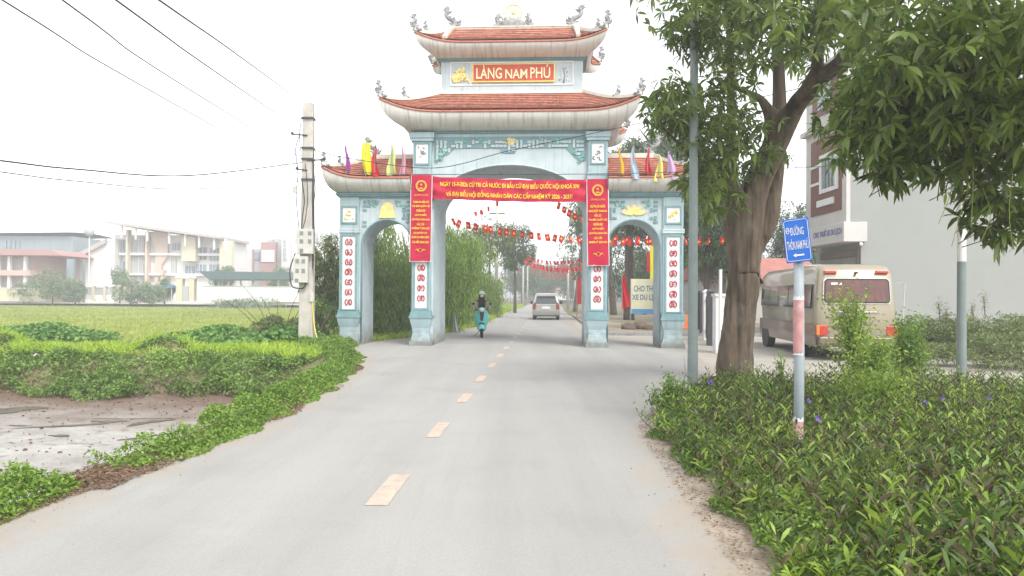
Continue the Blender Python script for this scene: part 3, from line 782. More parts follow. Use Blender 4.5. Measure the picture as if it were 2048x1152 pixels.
def fret(mb, x0, x1, z0, z1, y, seed, dens=1.0, cut=None):
    """angular cloud bands"""
    g = random.Random(seed); st = .125; nx = max(1, int((x1 - x0) / st)); nz = max(1, int((z1 - z0) / st))
    for i in range(nx):
        for j in range(nz):
            x = x0 + (i + .5) * st; z = z0 + (j + .5) * st
            if cut and not cut(x, z): continue
            if g.random() > .78 * dens: continue
            k = g.random()
            if k < .45: mb.box(x - st * .52, x + st * .52, y - .022 - g.random() * .004, y + .01, z - .034, z + .034)
            elif k < .9: mb.box(x - .034, x + .034, y - .026 - g.random() * .004, y + .01, z - st * .52, z + st * .52)
            else: mb.box(x - .045, x + .045, y - .031, y + .01, z - .045, z + .045)
for s in (-1, 1):
    fr = MB(); c = s * 3.84
    cut = lambda x, z: ((x - c) ** 2 / .92 ** 2 + (z - 3.12) ** 2 / .98 ** 2) > 1 and not abs(x - c) < .28 and abs(x - c) > .28 + (z < 4.4) * .22
    fret(fr, c - .78, c + .78, 3.55, 4.62, .08, 5 + s, 1.0, cut)
    fr.build('cloud_relief', 'teal_trim', gate)
    for t in (-1, 1):
        j = MB(); relief_blob(j, c + t * .43, 4.43, .15, .13, .06, 70 + t + s, 7); j.build('jade_relief', 'jade', gate, smooth=True)
zc = lambda x: 6.16 - .42 * sm(1.65, 2.3, abs(x + .02)) - .16 * (abs(x + .02) < .22)
fb = MB(); n_ = 60
pl = [(-2.36, 6.52), (2.36, 6.52)] + [(2.36 - 4.72 * k / n_, round(float(zc(2.36 - 4.72 * k / n_)) / .08) * .08) for k in range(n_ + 1)]
fb.prism(pl, .035, .07); fb.build('frieze', 'teal_trim', gate)
fr = MB(); fret(fr, -2.33, 2.33, 5.66, 6.5, .035, 3, 1.0, lambda x, z: z > zc(x) + .05); fr.build('cloud_relief', 'wall_paleblue', gate)
for cx, cz, rx in ((-1.45, 6.36, .28), (1.55, 6.36, .28), (-2.1, 6.05, .2), (2.12, 6.05, .2), (-.9, 6.4, .2), (.9, 6.4, .2), (-2.2, 5.82, .13), (2.2, 5.82, .13)):
    j = MB(); relief_blob(j, cx, cz, rx, .13, .02, int(cx * 10) + 50, 10); j.build('jade_relief', 'jade', gate, smooth=True)
j = MB(); relief_blob(j, 0, 6.36, .22, .16, .01, 99, 12); j.build('frieze_medallion', 'gold_pale', gate, smooth=True)

# ---- cornices
def cornice(x0, x1, y0, y1, z, parent, m='teal_trim', st=((.0, .07), (.05, .07), (.10, .06)), side=None):
    b = MB(); zz = z
    for o_, h in st:
        b.box(x0 - (o_ if side != 'R' else 0), x1 + (o_ if side != 'L' else 0), y0 - o_, y1 + o_, zz, zz + h); zz += h
    return b.build('cornice', m, parent)
cornice(-5.38, -CW - .03, 0, 1.52, 4.62, gate, side='L', st=((0, .04), (.05, .05), (.08, .05)))
cornice(CW + .03, 5.38, 0, 1.52, 4.62, gate, side='R', st=((0, .04), (.05, .05), (.08, .05)))
cornice(-3.02, 3.02, -.02, 2.64, 6.62, gate, st=((.0, .05), (.05, .06)))

# ---- curved roofs
def roof(cx, A, yf, yb, Aw, wyf, wyb, zb, ze, lift, ext, At, tyf, tyb, zt, s_rng=(-1, 1), sides='FLRB', rows=12, tw=.14, concave=1.3):
    yc, B = (yf + yb) / 2, (yb - yf) / 2
    def loopv(side, s_):
        e = ext * abs(s_) ** 8; l_ = lift * 1.15 * abs(s_) ** 9
        if side == 'F': return (cx + s_ * (A + e), yf - e, l_)
        if side == 'B': return (cx + s_ * (A + e), yb + e, l_)
        sg = -1 if side == 'L' else 1
        return (cx + sg * (A + e), yc + s_ * (B + e), l_)
    def base(side, s_):
        if side in 'FB': return (cx + s_ * Aw, wyf if side == 'F' else wyb)
        return (cx + (-Aw if side == 'L' else Aw), (wyf + wyb) / 2 + s_ * (wyb - wyf) / 2)
    def topp(side, s_):
        if side in 'FB': return (cx + s_ * At, tyf if side == 'F' else tyb)
        return (cx + (-At if side == 'L' else At), (tyf + tyb) / 2 + s_ * (tyb - tyf) / 2)
    def skirt(side, s_, t):
        a_ = loopv(side, s_); b_ = base(side, s_); h = math.sin(t * PI / 2) ** .85; v_ = 1 - math.cos(t * PI / 2)
        v_ = .35 * t + .65 * v_
        return (b_[0] + (a_[0] - b_[0]) * h, b_[1] + (a_[1] - b_[1]) * h, zb + (ze + a_[2] - zb) * v_)
    def tile_pt(side, s_, u):
        a_ = loopv(side, s_); b_ = topp(side, s_)
        return Vector((a_[0] + (b_[0] - a_[0]) * u, a_[1] + (b_[1] - a_[1]) * u, ze + .07 + a_[2] * (1 - u) ** 2.4 + (zt - ze - .07) * u ** concave))
    rg = lambda sd_: s_rng if sd_ in 'FB' else (-1, 1)
    eave = MB(); under = MB(); tiles = MB(); lip = MB()
    for sd_ in sides:
        a0, a1 = rg(sd_)
        NU = 40 if sd_ in 'FB' else 20
        eave.grid(lambda u, v_: skirt(sd_, a0 + (a1 - a0) * u, v_), NU, 9)
        # upper face of the eave slab
        under.grid(lambda u, v_: tuple(tile_pt(sd_, a0 + (a1 - a0) * u, v_) - Vector((0, 0, .03))), NU, 9)
        pts = [Vector(skirt(sd_, a0 + (a1 - a0) * k / NU, 1)) + Vector((0, 0, .02)) for k in range(NU + 1)]
        lip.tube(pts, .035, 6)
        L_ = (2 * A if sd_ in 'FB' else 2 * B) * (a1 - a0) / 2
        nc = max(4, int(L_ / tw))
        for r in range(rows):
            u0 = r / rows; u1 = (r + 1.25) / rows
            for c_ in range(nc + 1):
                o_ = .5 * (r % 2)
                s0 = a0 + (a1 - a0) * (c_ - .5 + o_) / nc; s1 = a0 + (a1 - a0) * (c_ + .5 + o_) / nc
                s0 = max(a0, s0); s1 = min(a1, s1)
                if s1 - s0 < .3 * (a1 - a0) / nc: continue
                sm_ = (s0 + s1) / 2; n_ = Vector((0, 0, .026))
                um = u0 + .35 / rows
                p = [tile_pt(sd_, s0, min(1, u1)), tile_pt(sd_, s1, min(1, u1)), tile_pt(sd_, s1, um) + n_ * .8, tile_pt(sd_, sm_ + (s1 - s0) * .25, u0 + .08 / rows) + n_,
                     tile_pt(sd_, sm_, u0) + n_ * 1.25, tile_pt(sd_, sm_ - (s1 - s0) * .25, u0 + .08 / rows) + n_, tile_pt(sd_, s0, um) + n_ * .8]
                tiles.add(p, [(0, 1, 2, 3, 4, 5, 6)])
    rf = eave.build('roof', 'plaster_white', gate, smooth=True)
    under.build('roof_bed', 'roof_under', rf, smooth=True)
    tiles.build('roof_tiles', 'roof_tile', rf)
    lip.build('eave_edge', 'roof_tile', rf, smooth=True)
    for sd_, s_ in (('F', -1), ('F', 1), ('B', -1), ('B', 1)):
        if sd_ in sides and s_rng[0] <= s_ <= s_rng[1] and abs(s_) == 1 and not (cx < -1 and s_ > 0) and not (cx > 1 and s_ < 0):
            hips = MB(); hips.tube([tile_pt(sd_, s_, k / 12) + Vector((0, 0, .05)) for k in range(13)], .07, 4)
            hips.build('hip_ridge', 'cream_ridge', rf)
    return rf, tile_pt, skirt

# carved curl: a rising scaly neck with crest, jaw and flames
def carved(name, p, h, d, seed, parent, lean=.5, m='stone_grey'):
    g = random.Random(seed); b = MB(); n = 14; pts = []; rad = []
    for k in range(n + 1):
        t = k / n
        x = d * h * (lean * (1 - math.cos(t * PI * .9)) * .5 + .16 * math.sin(t * 5.5)); z = h * .78 * t + .06 * h * math.sin(t * 6)
        pts.append((p[0] + x, p[1] + .02 * math.sin(t * 7), p[2] + z)); rad.append(h * (.10 * (1 - t) + .055))
    b.tube(pts, rad, 7)
    hx = Vector(pts[-1])
    b.ball(hx, (h * .11, h * .075, h * .10), 8, 6)
    for k in range(5):                                    # crest and flames
        a_ = (.4 + k * .42); q = h * g.uniform(.16, .26)
        b.tube([hx, hx + Vector((-d * math.cos(a_) * q * .7, g.uniform(-.02, .02), math.sin(a_) * q * .8)), hx + Vector((-d * math.cos(a_ - .5) * q, 0, math.sin(a_) * q * 1.1))], [h * .05, h * .035, h * .006], 5)
    b.tube([hx, hx + Vector((d * h * .14, 0, -.02 * h)), hx + Vector((d * h * .22, 0, .04 * h))], [h * .06, h * .05, h * .02], 5)
    b.tube([hx, hx + Vector((d * h * .12, 0, -.09 * h))], [h * .05, h * .025], 5)
    for k in range(2, n, 2):                              # back spines and side curls
        q = Vector(pts[k]); r_ = rad[k]
        b.tube([q, q + Vector((-d * r_ * 2.0, 0, r_ * 1.2))], [r_ * .7, r_ * .1], 4)
        b.tube([q, q + Vector((d * r_ * 1.6, g.choice((-1, 1)) * r_, r_ * .2)), q + Vector((d * r_ * 2.0, 0, r_ * 1.5))], [r_ * .6, r_ * .4, r_ * .08], 4)
    b.tube([(p[0] - .28 * h, p[1], p[2]), (p[0] + .28 * h, p[1], p[2])], [h * .09, h * .09], 6)
    return b.build(name, m, parent, smooth=True)

# side roofs (half roofs that run into the centre)
for s in (-1, 1):
    rf, tp, sk = roof(s * CW, 2.42, -.42, 1.92, 2.38, 0.0, 1.52, 4.76, 5.16, .26, .26, 1.5, .66, .86, 5.98,
                      (-1, 0) if s < 0 else (0, 1), 'FLB' if s < 0 else 'FRB', rows=9, concave=1.15)
    rg = MB(); rg.box(*sorted((s * CW, s * (CW + 1.52))), .62, .90, 5.93, 6.10); rg.build('ridge', 'cream_ridge', rf)
    tip = tp('F', s, 0)
    carved('dragon_ornament', (tip.x - s * .10, tip.y + .1, tip.z + .02), .42, s, 5 + s, rf, lean=.3)
    mid = tp('F', s, .35)
    carved('scroll_ornament', (mid.x - s * .05, mid.y, mid.z + .08), .28, s, 15 + s, rf, lean=.3)
    carved('dragon_ornament', (s * (CW + 1.46), .74, 6.02), .72, -s, 25 + s, rf, lean=-.1)
# middle roof round the foot of the upper storey
UY0, UY1 = .70, 2.10
rf, tp, sk = roof(0.02, 3.52, -.60, 3.1, 3.02, -.08, 2.70, 6.69, 7.14, .27, .38, 2.27, UY0 - .04, UY1 + .04, 8.05, rows=11, concave=1.2)
for s in (-1, 1):
    tip = tp('F', s, 0)
    carved('dragon_ornament', (tip.x - s * .08, tip.y + .05, tip.z + .05), .50, s, 31 + s, rf, lean=.35)
    mid = tp('F', s, .42); carved('scroll_ornament', (mid.x, mid.y, mid.z + .1), .34, s, 35 + s, rf, lean=.4)
    tip = tp('B', s, 0); carved('dragon_ornament', (tip.x - s * .08, tip.y - .05, tip.z + .05), .50, s, 38 + s, rf, lean=.35)
up = MB(); up.box(-2.27, 2.27, UY0, UY1, 7.9, 9.12)
upper = up.build('upper_storey', 'wall_paleblue', gate)
t = MB(); t.frustum(0, (UY0 + UY1) / 2, 8.00, 2.34, .80, 8.13, 2.28, .72); t.box(-2.30, 2.30, UY0 - .03, UY1 + .03, 7.99, 8.06); t.build('flashing', 'cream_ridge', upper)
cornice(-2.29, 2.29, UY0, UY1, 9.06, upper, st=((.02, .05), (.07, .06), (.12, .05)))
f = MB(); zf0, zf1 = 8.34, 9.02
f.box(-1.98, 1.98, UY0 - .025, UY0 + .01, zf0 - .04, zf0); f.box(-1.98, 1.98, UY0 - .025, UY0 + .01, zf1, zf1 + .04)
for x in (-1.98, -1.32, 1.32, 1.94): f.box(x, x + .04, UY0 - .023, UY0 + .01, zf0, zf1)
f.build('panel_frame', 'white_paint', upper)
nb = MB(); nb.box(-1.24, 1.36, UY0 - .05, UY0 + .01, 8.41, 8.97); 
board = nb.build('name_board', 'name_red', upper)
b = MB()
for (a_, b2, c_, d2) in ((-1.26, 1.38, 8.395, 8.425), (-1.26, 1.38, 8.955, 8.985), (-1.26, -1.225, 8.425, 8.955), (1.345, 1.38, 8.425, 8.955)): b.box(a_, b2, UY0 - .075, UY0, c_, d2)
b.build('board_frame', 'gold', board)
tx = MB(); 
text(tx, 'LÀNG', -1.13, -.31, 8.50, 8.94, UY0 - .05, .03, .010)
text(tx, 'NAM', -.20, .50, 8.50, 8.80, UY0 - .05, .03, .010)
text(tx, 'PHÚ', .60, 1.23, 8.50, 8.94, UY0 - .05, .03, .010)
mat('letter_cream', (.80, .70, .40), .6, .05, 4); tx.build('lettering', 'letter_cream', board)
j = MB(); relief_blob(j, -1.64, 8.64, .27, .28, UY0 - .01, 7, 26); j.build('gold_relief', 'gold_pale', upper, smooth=True)
j = MB()
j.tube([(1.66, UY0 - .01, 8.36), (1.70, UY0 - .01, 8.6), (1.64, UY0 - .01, 8.85)], [.03, .02, .01], 5)
for z_, q in ((8.82, .1), (8.72, .15), (8.60, .2), (8.46, .24)):
    relief_blob(j, 1.66, z_, q, .05, UY0 - .01, int(z_ * 100), 6)
j.build('tree_relief', 'stone_grey', upper, smooth=True)
# top roof
rf, tp, sk = roof(0, 2.58, UY0 - .60, UY1 + .60, 2.31, UY0 - .10, UY1 + .10, 9.16, 9.49, .17, .38, 1.98, 1.22, 1.58, 10.32, rows=8, concave=1.3)
rg = MB(); rg.box(-2.04, 2.04, 1.26, 1.54, 10.24, 10.38); rg.box(-2.08, 2.08, 1.24, 1.56, 10.38, 10.42)
for s in (-1, 1): rg.prism([(s * 1.99, 9.60), (s * 2.17, 9.60), (s * 2.17, 10.32), (s * 1.99, 10.32)][::s], .80, 2.00)
rg.build('ridge', 'cream_ridge', rf)
for s in (-1, 1):
    vg = MB(); vg.tube([tp('F', s * (.80 + .20 * (k / 12) ** 1.2), k / 12) + Vector((0, -.02, .04)) for k in range(1, 13)], .085, 4); vg.build('verge_band', 'cream_ridge', rf)
    tip = tp('F', s, 0); carved('dragon_ornament', (tip.x - s * .08, tip.y + .05, tip.z + .05), .52, s, 51 + s, rf, lean=.35)
    mid = tp('F', s, .38); carved('scroll_ornament', (mid.x + s * .05, mid.y, mid.z + .1), .34, s, 55 + s, rf, lean=.4)
    tip = tp('B', s, 0); carved('dragon_ornament', (tip.x - s * .08, tip.y - .05, tip.z + .05), .52, s, 57 + s, rf, lean=.35)
    carved('dragon_ornament', (s * 2.03, 1.4, 10.36), .80, -s, 61 + s, rf, lean=-.1)
    carved('dragon_ornament', (s * .62, 1.4, 10.40), .50, -s, 65 + s, rf, lean=.4)
cl = MB(); relief_blob(cl, 0, 10.56, .75, .2, 1.4, 77, 34); cl.ball((0, 1.4, 10.52), (.40, .1, .2), 12, 8); cl.build('cloud_base', 'stone_grey', rf, smooth=True)
wh = MB(); wc = (0, 1.4, 10.90); q = .27
wh.tube([(q * math.cos(2 * PI * k / 24), 1.4, wc[2] + q * math.sin(2 * PI * k / 24)) for k in range(25)], .032, 6, cap=False)
wh.ball(wc, .07, 10, 7)
for k in range(8):
    a_ = 2 * PI * k / 8; wh.tube([wc, (1.2 * q * math.cos(a_), 1.4, wc[2] + 1.2 * q * math.sin(a_))], .018, 5); wh.ball((1.27 * q * math.cos(a_), 1.4, wc[2] + 1.27 * q * math.sin(a_)), .034, 7, 5)
mat('wheel_gold', (.80, .68, .35), .6, .08, 6); wh.build('dharma_wheel', 'wheel_gold', rf, smooth=True)
# kerb of dirt gathered at the foot of the piers
for (x, rx) in ((-5.0, .75), (-2.7, .8), (2.7, .85), (5.0, .7)):
    pass
# ================================================================== BANNERS AND FLAGS ON THE GATE
GM = Matrix.Translation(G_LOC) @ Matrix.Rotation(G_RZ, 4, 'Z')
def on_gate(x, y, z): return GM @ Vector((x, y, z))
def gate_thing(name, label, cat, x, y, z, tilt=0, group=None):
    o = thing(name, label, cat, on_gate(x, y, z), 0, group)
    o.rotation_euler = (0, R(tilt), G_RZ)
    return o
def cloth(mb, x0, x1, z0, z1, y, amp=.01, nu=30, nv=12, fr=5, seed=0):
    mb.grid(lambda u, v_: (x0 + (x1 - x0) * u, y + amp * math.sin(fr * u * 6.28 + seed + 2 * v_) * (.4 + .6 * math.sin(v_ * PI)) + amp * .6 * math.sin(v_ * 9 + u * 4 + seed), z0 + (z1 - z0) * v_), nu, nv)
def emblem(mb, cx, cz, r, y, M=None):
    n = 26
    for k in range(n):
        a_ = -PI / 2 + .45 + (2 * PI - .9) * k / (n - 1)
        mb.ball((cx + r * math.cos(a_), y, cz + r * math.sin(a_)), (r * .17, .006, r * .13), 7, 4)
        mb.ball((cx + r * .82 * math.cos(a_ + .1), y, cz + r * .82 * math.sin(a_ + .1)), (r * .09, .006, r * .09), 6, 4)
    star(mb, cx, cz + r * .25, r * .34, y, .008)
    g = []
    for k in range(16):
        a_ = PI * k / 15; q = r * (.42 if k % 2 else .34); g.append((cx + q * math.cos(a_), cz - r * .62 + q * .85 * math.sin(a_)))
    mb.prism(g, y - .008, y)
    mb.prism([(cx - r * .7, cz - r * .98), (cx - r * .5, cz - r * .80), (cx + r * .5, cz - r * .80), (cx + r * .7, cz - r * .98), (cx + r * .45, cz - r * 1.12), (cx - r * .45, cz - r * 1.12)], y - .010, y)

# long banner across the middle arch
o = gate_thing('banner', 'long red banner with two lines of yellow writing stretched across the middle arch', 'banner', -.01, -.19, 4.85, 1.4)
def sway(x, z):                                      # sag, pulls from the ties and soft folds
    e = max(0, abs(x) - 1.5) / .87
    return .035 * math.sin(x * 2.3 + .5) + .014 * math.sin(x * 9 + z * 6) + .022 * e * math.sin(z * 16 + x * 3) + .010 * math.sin(x * 21 - z * 9), -.035 * (1 - (x / 2.37) ** 2) + .006 * math.sin(x * 7)
def hang(mb, n0=0):
    for i in range(n0, len(mb.v)):
        x, y, z = mb.v[i]; dy, dz = sway(x, z); mb.v[i] = (x, y + dy, z + dz)
b = MB(); b.grid(lambda u, v_: (-2.37 + 4.74 * u, 0, -.34 + .68 * v_), 130, 14); hang(b); b.build('cloth', 'banner_red', o, smooth=True)
t = MB()
text(t, 'NGÀY 15-3-2026 CỬ TRI CẢ NƯỚC ĐI BẦU CỬ ĐẠI BIỂU QUỐC HỘI KHOÁ XVI', -2.13, 2.15, .03, .27, -.034, .004, .010)
text(t, 'VÀ ĐẠI BIỂU HỘI ĐỒNG NHÂN DÂN CÁC CẤP NHIỆM KỲ 2026 - 2031!', -1.93, 1.95, -.28, -.04, -.034, .004, .010)
hang(t)
t.build('lettering', 'banner_yellow', o)
r_ = MB(); 
for s in (-1, 1): r_.tube([(s * 2.37, 0, .33), (s * 2.55, .06, .36)], .008, 5)
r_.build('tie_rope', 'white_paint', o)

LEFT = ['THAM GIA BẦU CỬ', 'ĐẠI BIỂU QUỐC HỘI', 'KHÓA XVI', 'VÀ ĐẠI BIỂU', 'HỘI ĐỒNG NHÂN DÂN', 'CÁC CẤP', 'NHIỆM KỲ 2026-2031', 'LÀ QUYỀN LỢI,', 'NGHĨA VỤ THIÊNG LIÊNG', 'CỦA MỖI CÔNG DÂN']
RIGHT = ['CỬ TRI CẢ NƯỚC', 'SÁNG SUỐT THAM GIA', 'BẦU CỬ', 'ĐẠI BIỂU QUỐC HỘI', 'KHÓA XVI', 'VÀ ĐẠI BIỂU', 'HỘI ĐỒNG NHÂN DÂN', 'CÁC CẤP', 'NHIỆM KỲ 2026-2031']
for s, lines, z0, z1, lb, tl in ((-1, LEFT, 2.60, 5.29, 'tall red banner with gold emblem hanging on the pier left of the middle arch', .4),
                             (1, RIGHT, 2.50, 5.15, 'tall red banner with gold emblem hanging on the pier right of the middle arch', -.8)):
    o = gate_thing('vertical_banner', lb, 'banner', s * 2.72, -.235, (z0 + z1) / 2, tl, 'tall red banners on the gate piers')
    h = (z1 - z0) / 2
    b = MB(); cloth(b, -.315, .315, -h + .025, h, 0, .010, 12, 30, 1, s); b.build('cloth', 'banner_red', o, smooth=True)
    e = MB()
    for x0, x1, a_, c_ in ((-.34, -.305, -h, h), (.305, .34, -h, h), (-.305, .305, -h, -h + .04)):
        cloth(e, x0, x1, a_, c_, .012 if s < 0 else .012, .009, 3, 20, 1, s)
    e.build('border', 'white_paint', o)
    e = MB(); emblem(e, 0, h - .34, .155, -.02); e.build('emblem', 'banner_gold', o)
    e = MB(); text(e, 'XÃ PHÚ XUYÊN', -.22, .22, h - .66, h - .59, -.02, .004, .01); e.build('heading', 'banner_gold', o)
    t = MB(); n = len(lines); top = h - .83; bot = -h + (.62 if s < 0 else .72)
    for i, ln in enumerate(lines):
        zc_ = top + (bot - top) * i / (n - 1); wv = min(.275, .016 * len(ln) + .005)
        text(t, ln, -wv, wv, zc_ - .045, zc_ + .055, -.024, .004, .012)
    t.build('lettering', 'banner_yellow', o)
    e = MB(); zc_ = -h + .36
    for k in range(4):
        a_ = k * PI / 4
        e.tube([(.07 * math.cos(a_ + PI * j / 8), -.018, zc_ + .06 * math.sin(a_ + PI * j / 8)) for j in range(17)], .007, 4)
    for q in (-1, 1): e.tube([(q * .05, -.018, zc_ - .03), (q * .11, -.018, zc_ + .03), (q * .16, -.018, zc_ - .01)], [.012, .012, .004], 5)
    e.build('ornament', 'banner_yellow', o)

# small flags standing along the side eaves
def flagmat(n, c): return mat(n, c, .6, .08, 2, transl=.35)
FL = [(692, 290, 342, .17, 'purple', (.35, .04, .33), 'purple flag nearest the utility pole on the left roof of the gate', -1),
      (731, 287, 348, .30, 'yellow', (.85, .80, .02), 'wide bright yellow flag on the left roof between the purple and the red flag', -1),
      (749, 292, 352, .26, 'red', (.62, .02, .03), 'red flag leaning beside the bright yellow one on the left roof', -1),
      (782, 291, 350, .32, 'pale_green', (.62, .72, .25), 'pale green flag on the left roof, second from the middle of the gate', -1),
      (804, 291, 350, .18, 'pink', (.75, .36, .50), 'narrow pink flag on the left roof closest to the middle of the gate', -1),
      (1240, 292, 348, .16, 'orange', (.88, .50, .01), 'orange yellow flag on the right roof closest to the middle of the gate', 1),
      (1266, 293, 357, .26, 'pale_blue', (.45, .62, .74), 'pale blue flag on the right roof beside the orange yellow one', 1),
      (1295, 297, 348, .20, 'red', (.70, .04, .07), 'red flag in the middle of the five on the right roof', 1),
      (1317, 310, 362, .30, 'pale_yellow', (.82, .76, .18), 'pale yellow flag on the right roof between the red and the lilac one', 1),
      (1338, 305, 360, .34, 'lilac', (.60, .42, .68), 'wide lilac flag on the right roof nearest the outer corner', 1)]
for i, (px, p0, p1, wd, nm, col, lb, s) in enumerate(FL):
    Yd = 22.45 + (.25 if s < 0 else -.25)
    top = at(px, p0, Yd); bot = at(px, p1, Yd)
    h = top.z - bot.z
    o = thing('roof_flag', lb, 'flag', (bot.x, Yd, bot.z - .12), G_RZ + .2 * math.sin(i * 2), 'coloured flags on the gate roof')
    m_ = flagmat('flag_' + nm, col)
    p = MB(); p.tube([(0, 0, -.05), (.01, 0, h + .16)], .011, 6); p.build('pole', 'stone_grey', o)
    f = MB(); dr = 1 if i % 2 else -1; ph = i * 1.3
    def fn(u, v_):
        wdt = wd * (.10 + .90 * (1 - v_) ** .8) if i != 1 else wd * (.62 + .38 * math.sin(v_ * 3))
        x = (u - .35) * wdt + .035 * math.sin(v_ * 5 + ph); y = .05 * math.sin(u * 7 + ph + v_ * 3) * (1.2 - v_)
        return (x, y, .12 + (h + .02) * v_ + .02 * math.sin(u * 5 + ph) * (1 - v_))
    f.grid(fn, 10, 14); f.build('cloth', m_, o, smooth=True)

# ================================================================== POLES, SIGNS AND CABLES
def spl(pts, n=8):
    pts = [Vector(p) for p in pts]; o = []
    for i in range(len(pts) - 1):
        p0 = pts[max(0, i - 1)]; p1 = pts[i]; p2 = pts[i + 1]; p3 = pts[min(len(pts) - 1, i + 2)]
        for k in range(n):
            t = k / n
            o.append(.5 * ((2 * p1) + (p2 - p0) * t + (2 * p0 - 5 * p1 + 4 * p2 - p3) * t * t + (3 * p1 - p0 - 3 * p2 + p3) * t ** 3))
    o.append(pts[-1]); return o

pb = at(613, 686, 22.3); pb.z = 0
up_ = thing('utility_pole', 'tall square concrete utility pole with meter boxes and tangled cables left of the gate', 'utility pole', pb, .05)
m_ = MB(); m_.frustum(0, 0, -.6, .225, .17, 7.35, .15, .11); m_.build('shaft', 'concrete_pole', up_, bevel=.02)
m_ = MB(); m_.tube([(.17, -.12, 2.0), (.19, -.1, 3.2), (.165, -.1, 4.6), (.15, -.08, 6.0)], [.03, .05, .045, .03], 6); m_.build('cable_bundle', 'dark_metal', up_, smooth=True)
mat('meter_grey', (.50, .49, .44), .6, .08, 5, streak=((.3, .28, .24), .55, .8, .5)); mat('meter_glass', (.20, .21, .20), .25, .1)
def meter_box(x0, x1, z0, z1, wins):
    b = MB(); b.box(x0, x1, -.36, -.16, z0, z1); o_ = b.build('meter_box', 'meter_grey', up_, bevel=.012)
    for (u, v_) in wins:
        q = MB(); cx = x0 + (x1 - x0) * u; cz = z0 + (z1 - z0) * v_; q.box(cx - .05, cx + .05, -.37, -.35, cz - .06, cz + .06); q.build('meter_window', 'meter_glass', o_)
meter_box(-.24, .24, 2.78, 3.52, [(.3, .82), (.3, .5), (.8, .82), (.8, .5), (.3, .12)])
meter_box(-.33, .09, 1.92, 2.70, [(.28, .82), (.7, .82), (.28, .45), (.7, .45), (.25, .08)])
b = MB(); b.box(.12, .24, -.2, -.06, 1.35, 1.62); b.build('meter_box', 'meter_grey', up_, bevel=.01)
for z_ in (6.85, 5.95, 5.62, 5.0):
    b = MB(); b.box(-.17 - .002 * z_, .17 + .002 * z_, -.17, .15, z_, z_ + .05); 
    b.build('band', 'dark_metal', up_)
for i, (pts, r) in enumerate([([(-.2, -.2, 6.4), (-.33, -.2, 5.9), (-.25, -.22, 5.2), (-.30, -.2, 4.5), (-.2, -.22, 3.5)], .014), ([(-.14, -.2, 5.0), (-.05, -.24, 4.4), (-.1, -.24, 3.9), (-.12, -.24, 3.5)], .016),
                              ([(.16, -.2, 5.6), (.26, -.2, 4.8), (.22, -.2, 4.2), (.25, -.2, 3.4), (.22, -.22, 2.6)], .012), ([(-.3, -.25, 2.8), (-.45, -.25, 2.3), (-.40, -.25, 1.85), (-.2, -.25, 1.75), (-.02, -.25, 1.8), (.02, -.25, 2.1)], .018),
                              ([(-.1, -.24, 3.5), (.0, -.25, 3.9), (.05, -.24, 4.6), (-.05, -.2, 5.5)], .012), ([(-.16, -.2, 6.9), (-.22, -.2, 6.3), (-.16, -.2, 5.7)], .012)]):
    b = MB(); b.tube(spl(pts), r, 5); b.build('cable', 'wire', up_, smooth=True)
b = MB(); b.tube(spl([(.2, -.16, 1.4), (.24, -.2, .9), (.35, -.3, .35), (.55, -.4, .05)]), .022, 6); b.build('conduit', mat('conduit_yellow', (.62, .52, .12), .6, .1), up_, smooth=True)
for (z_, x) in ((6.35, -.45), (5.6, .5), (5.3, -.3)):
    b = MB(); b.tube([(0, -.14, z_), (x, -.14, z_ + .02)], .022, 6); b.ball((x, -.14, z_ + .05), .05, 8, 6); b.build('bracket', 'dark_metal', up_)
b = MB(); b.box(-.40, -.28, -.26, -.14, 4.62, 4.80); b.build('junction_box', 'meter_grey', up_)

def cable(pts, r, label, group='overhead cables', n=8):
    if pts[0].y < 12 and pts[0].x < -1: pts = [pts[0] + (pts[0] - pts[1]) * 3.0] + pts   # carries on past the edge of the picture
    b = MB(); b.tube(spl(pts, n), r, 5); return b.build('overhead_cable', 'wire', smooth=True, label=label, cat='cable', group=group)
PY = 22.3
mat('wire_light', (.16, .16, .17), .6, .1)
cable([at(318, 0, 6.5), at(470, 106, 11), at(604, 204, PY)], .009, 'thin cable slanting from the top edge down to the very top of the concrete pole')
cable([at(232, 0, 6.5), at(420, 136, 11), at(604, 262, PY)], .009, 'thin cable slanting to the concrete pole just below its top')
cable([at(125, 0, 6.5), at(330, 148, 11), at(604, 318, PY)], .008, 'thin cable slanting down left of the pole, second lowest of the four')
cable([at(0, -3, 6.5), at(260, 158, 11), at(604, 350, PY)], .008, 'thin cable from the top left corner, lowest of the four slanting ones')
cable([at(-60, 314, 10), at(150, 338, 13), at(380, 351, 17), at(604, 325, PY)], .014, 'thick dark sagging cable entering at the left edge of the photo')
cable([at(-60, 336, 10), at(150, 362, 13), at(380, 378, 17), at(604, 362, PY)], .009, 'thinner sagging cable just below the thick one at the left edge')
cable([at(630, 221, PY), at(690, 272, 22.5), at(752, 322, 22.9)], .010, 'cable from the concrete pole sloping down to the left roof of the gate')
cable([at(628, 300, PY), at(700, 317, 21.6), at(870, 336, 21.4), at(1020, 301, 21.2), at(1180, 268, 21), at(1390, 222, 20.5), at(1700, 150, 18), at(2400, -80, 13)], .012, 'cable crossing the gate front slanting up to the right under the middle roof')
cable([at(628, 330, PY), at(740, 346, 21.6), at(900, 349, 21.4), at(1170, 348, 21.2), at(1400, 343, 21), at(1650, 333, 20.5), at(1850, 326, 20), at(2120, 300, 18), at(3000, 150, 14)], .010, 'cable running level across the gate just above the long red banner')

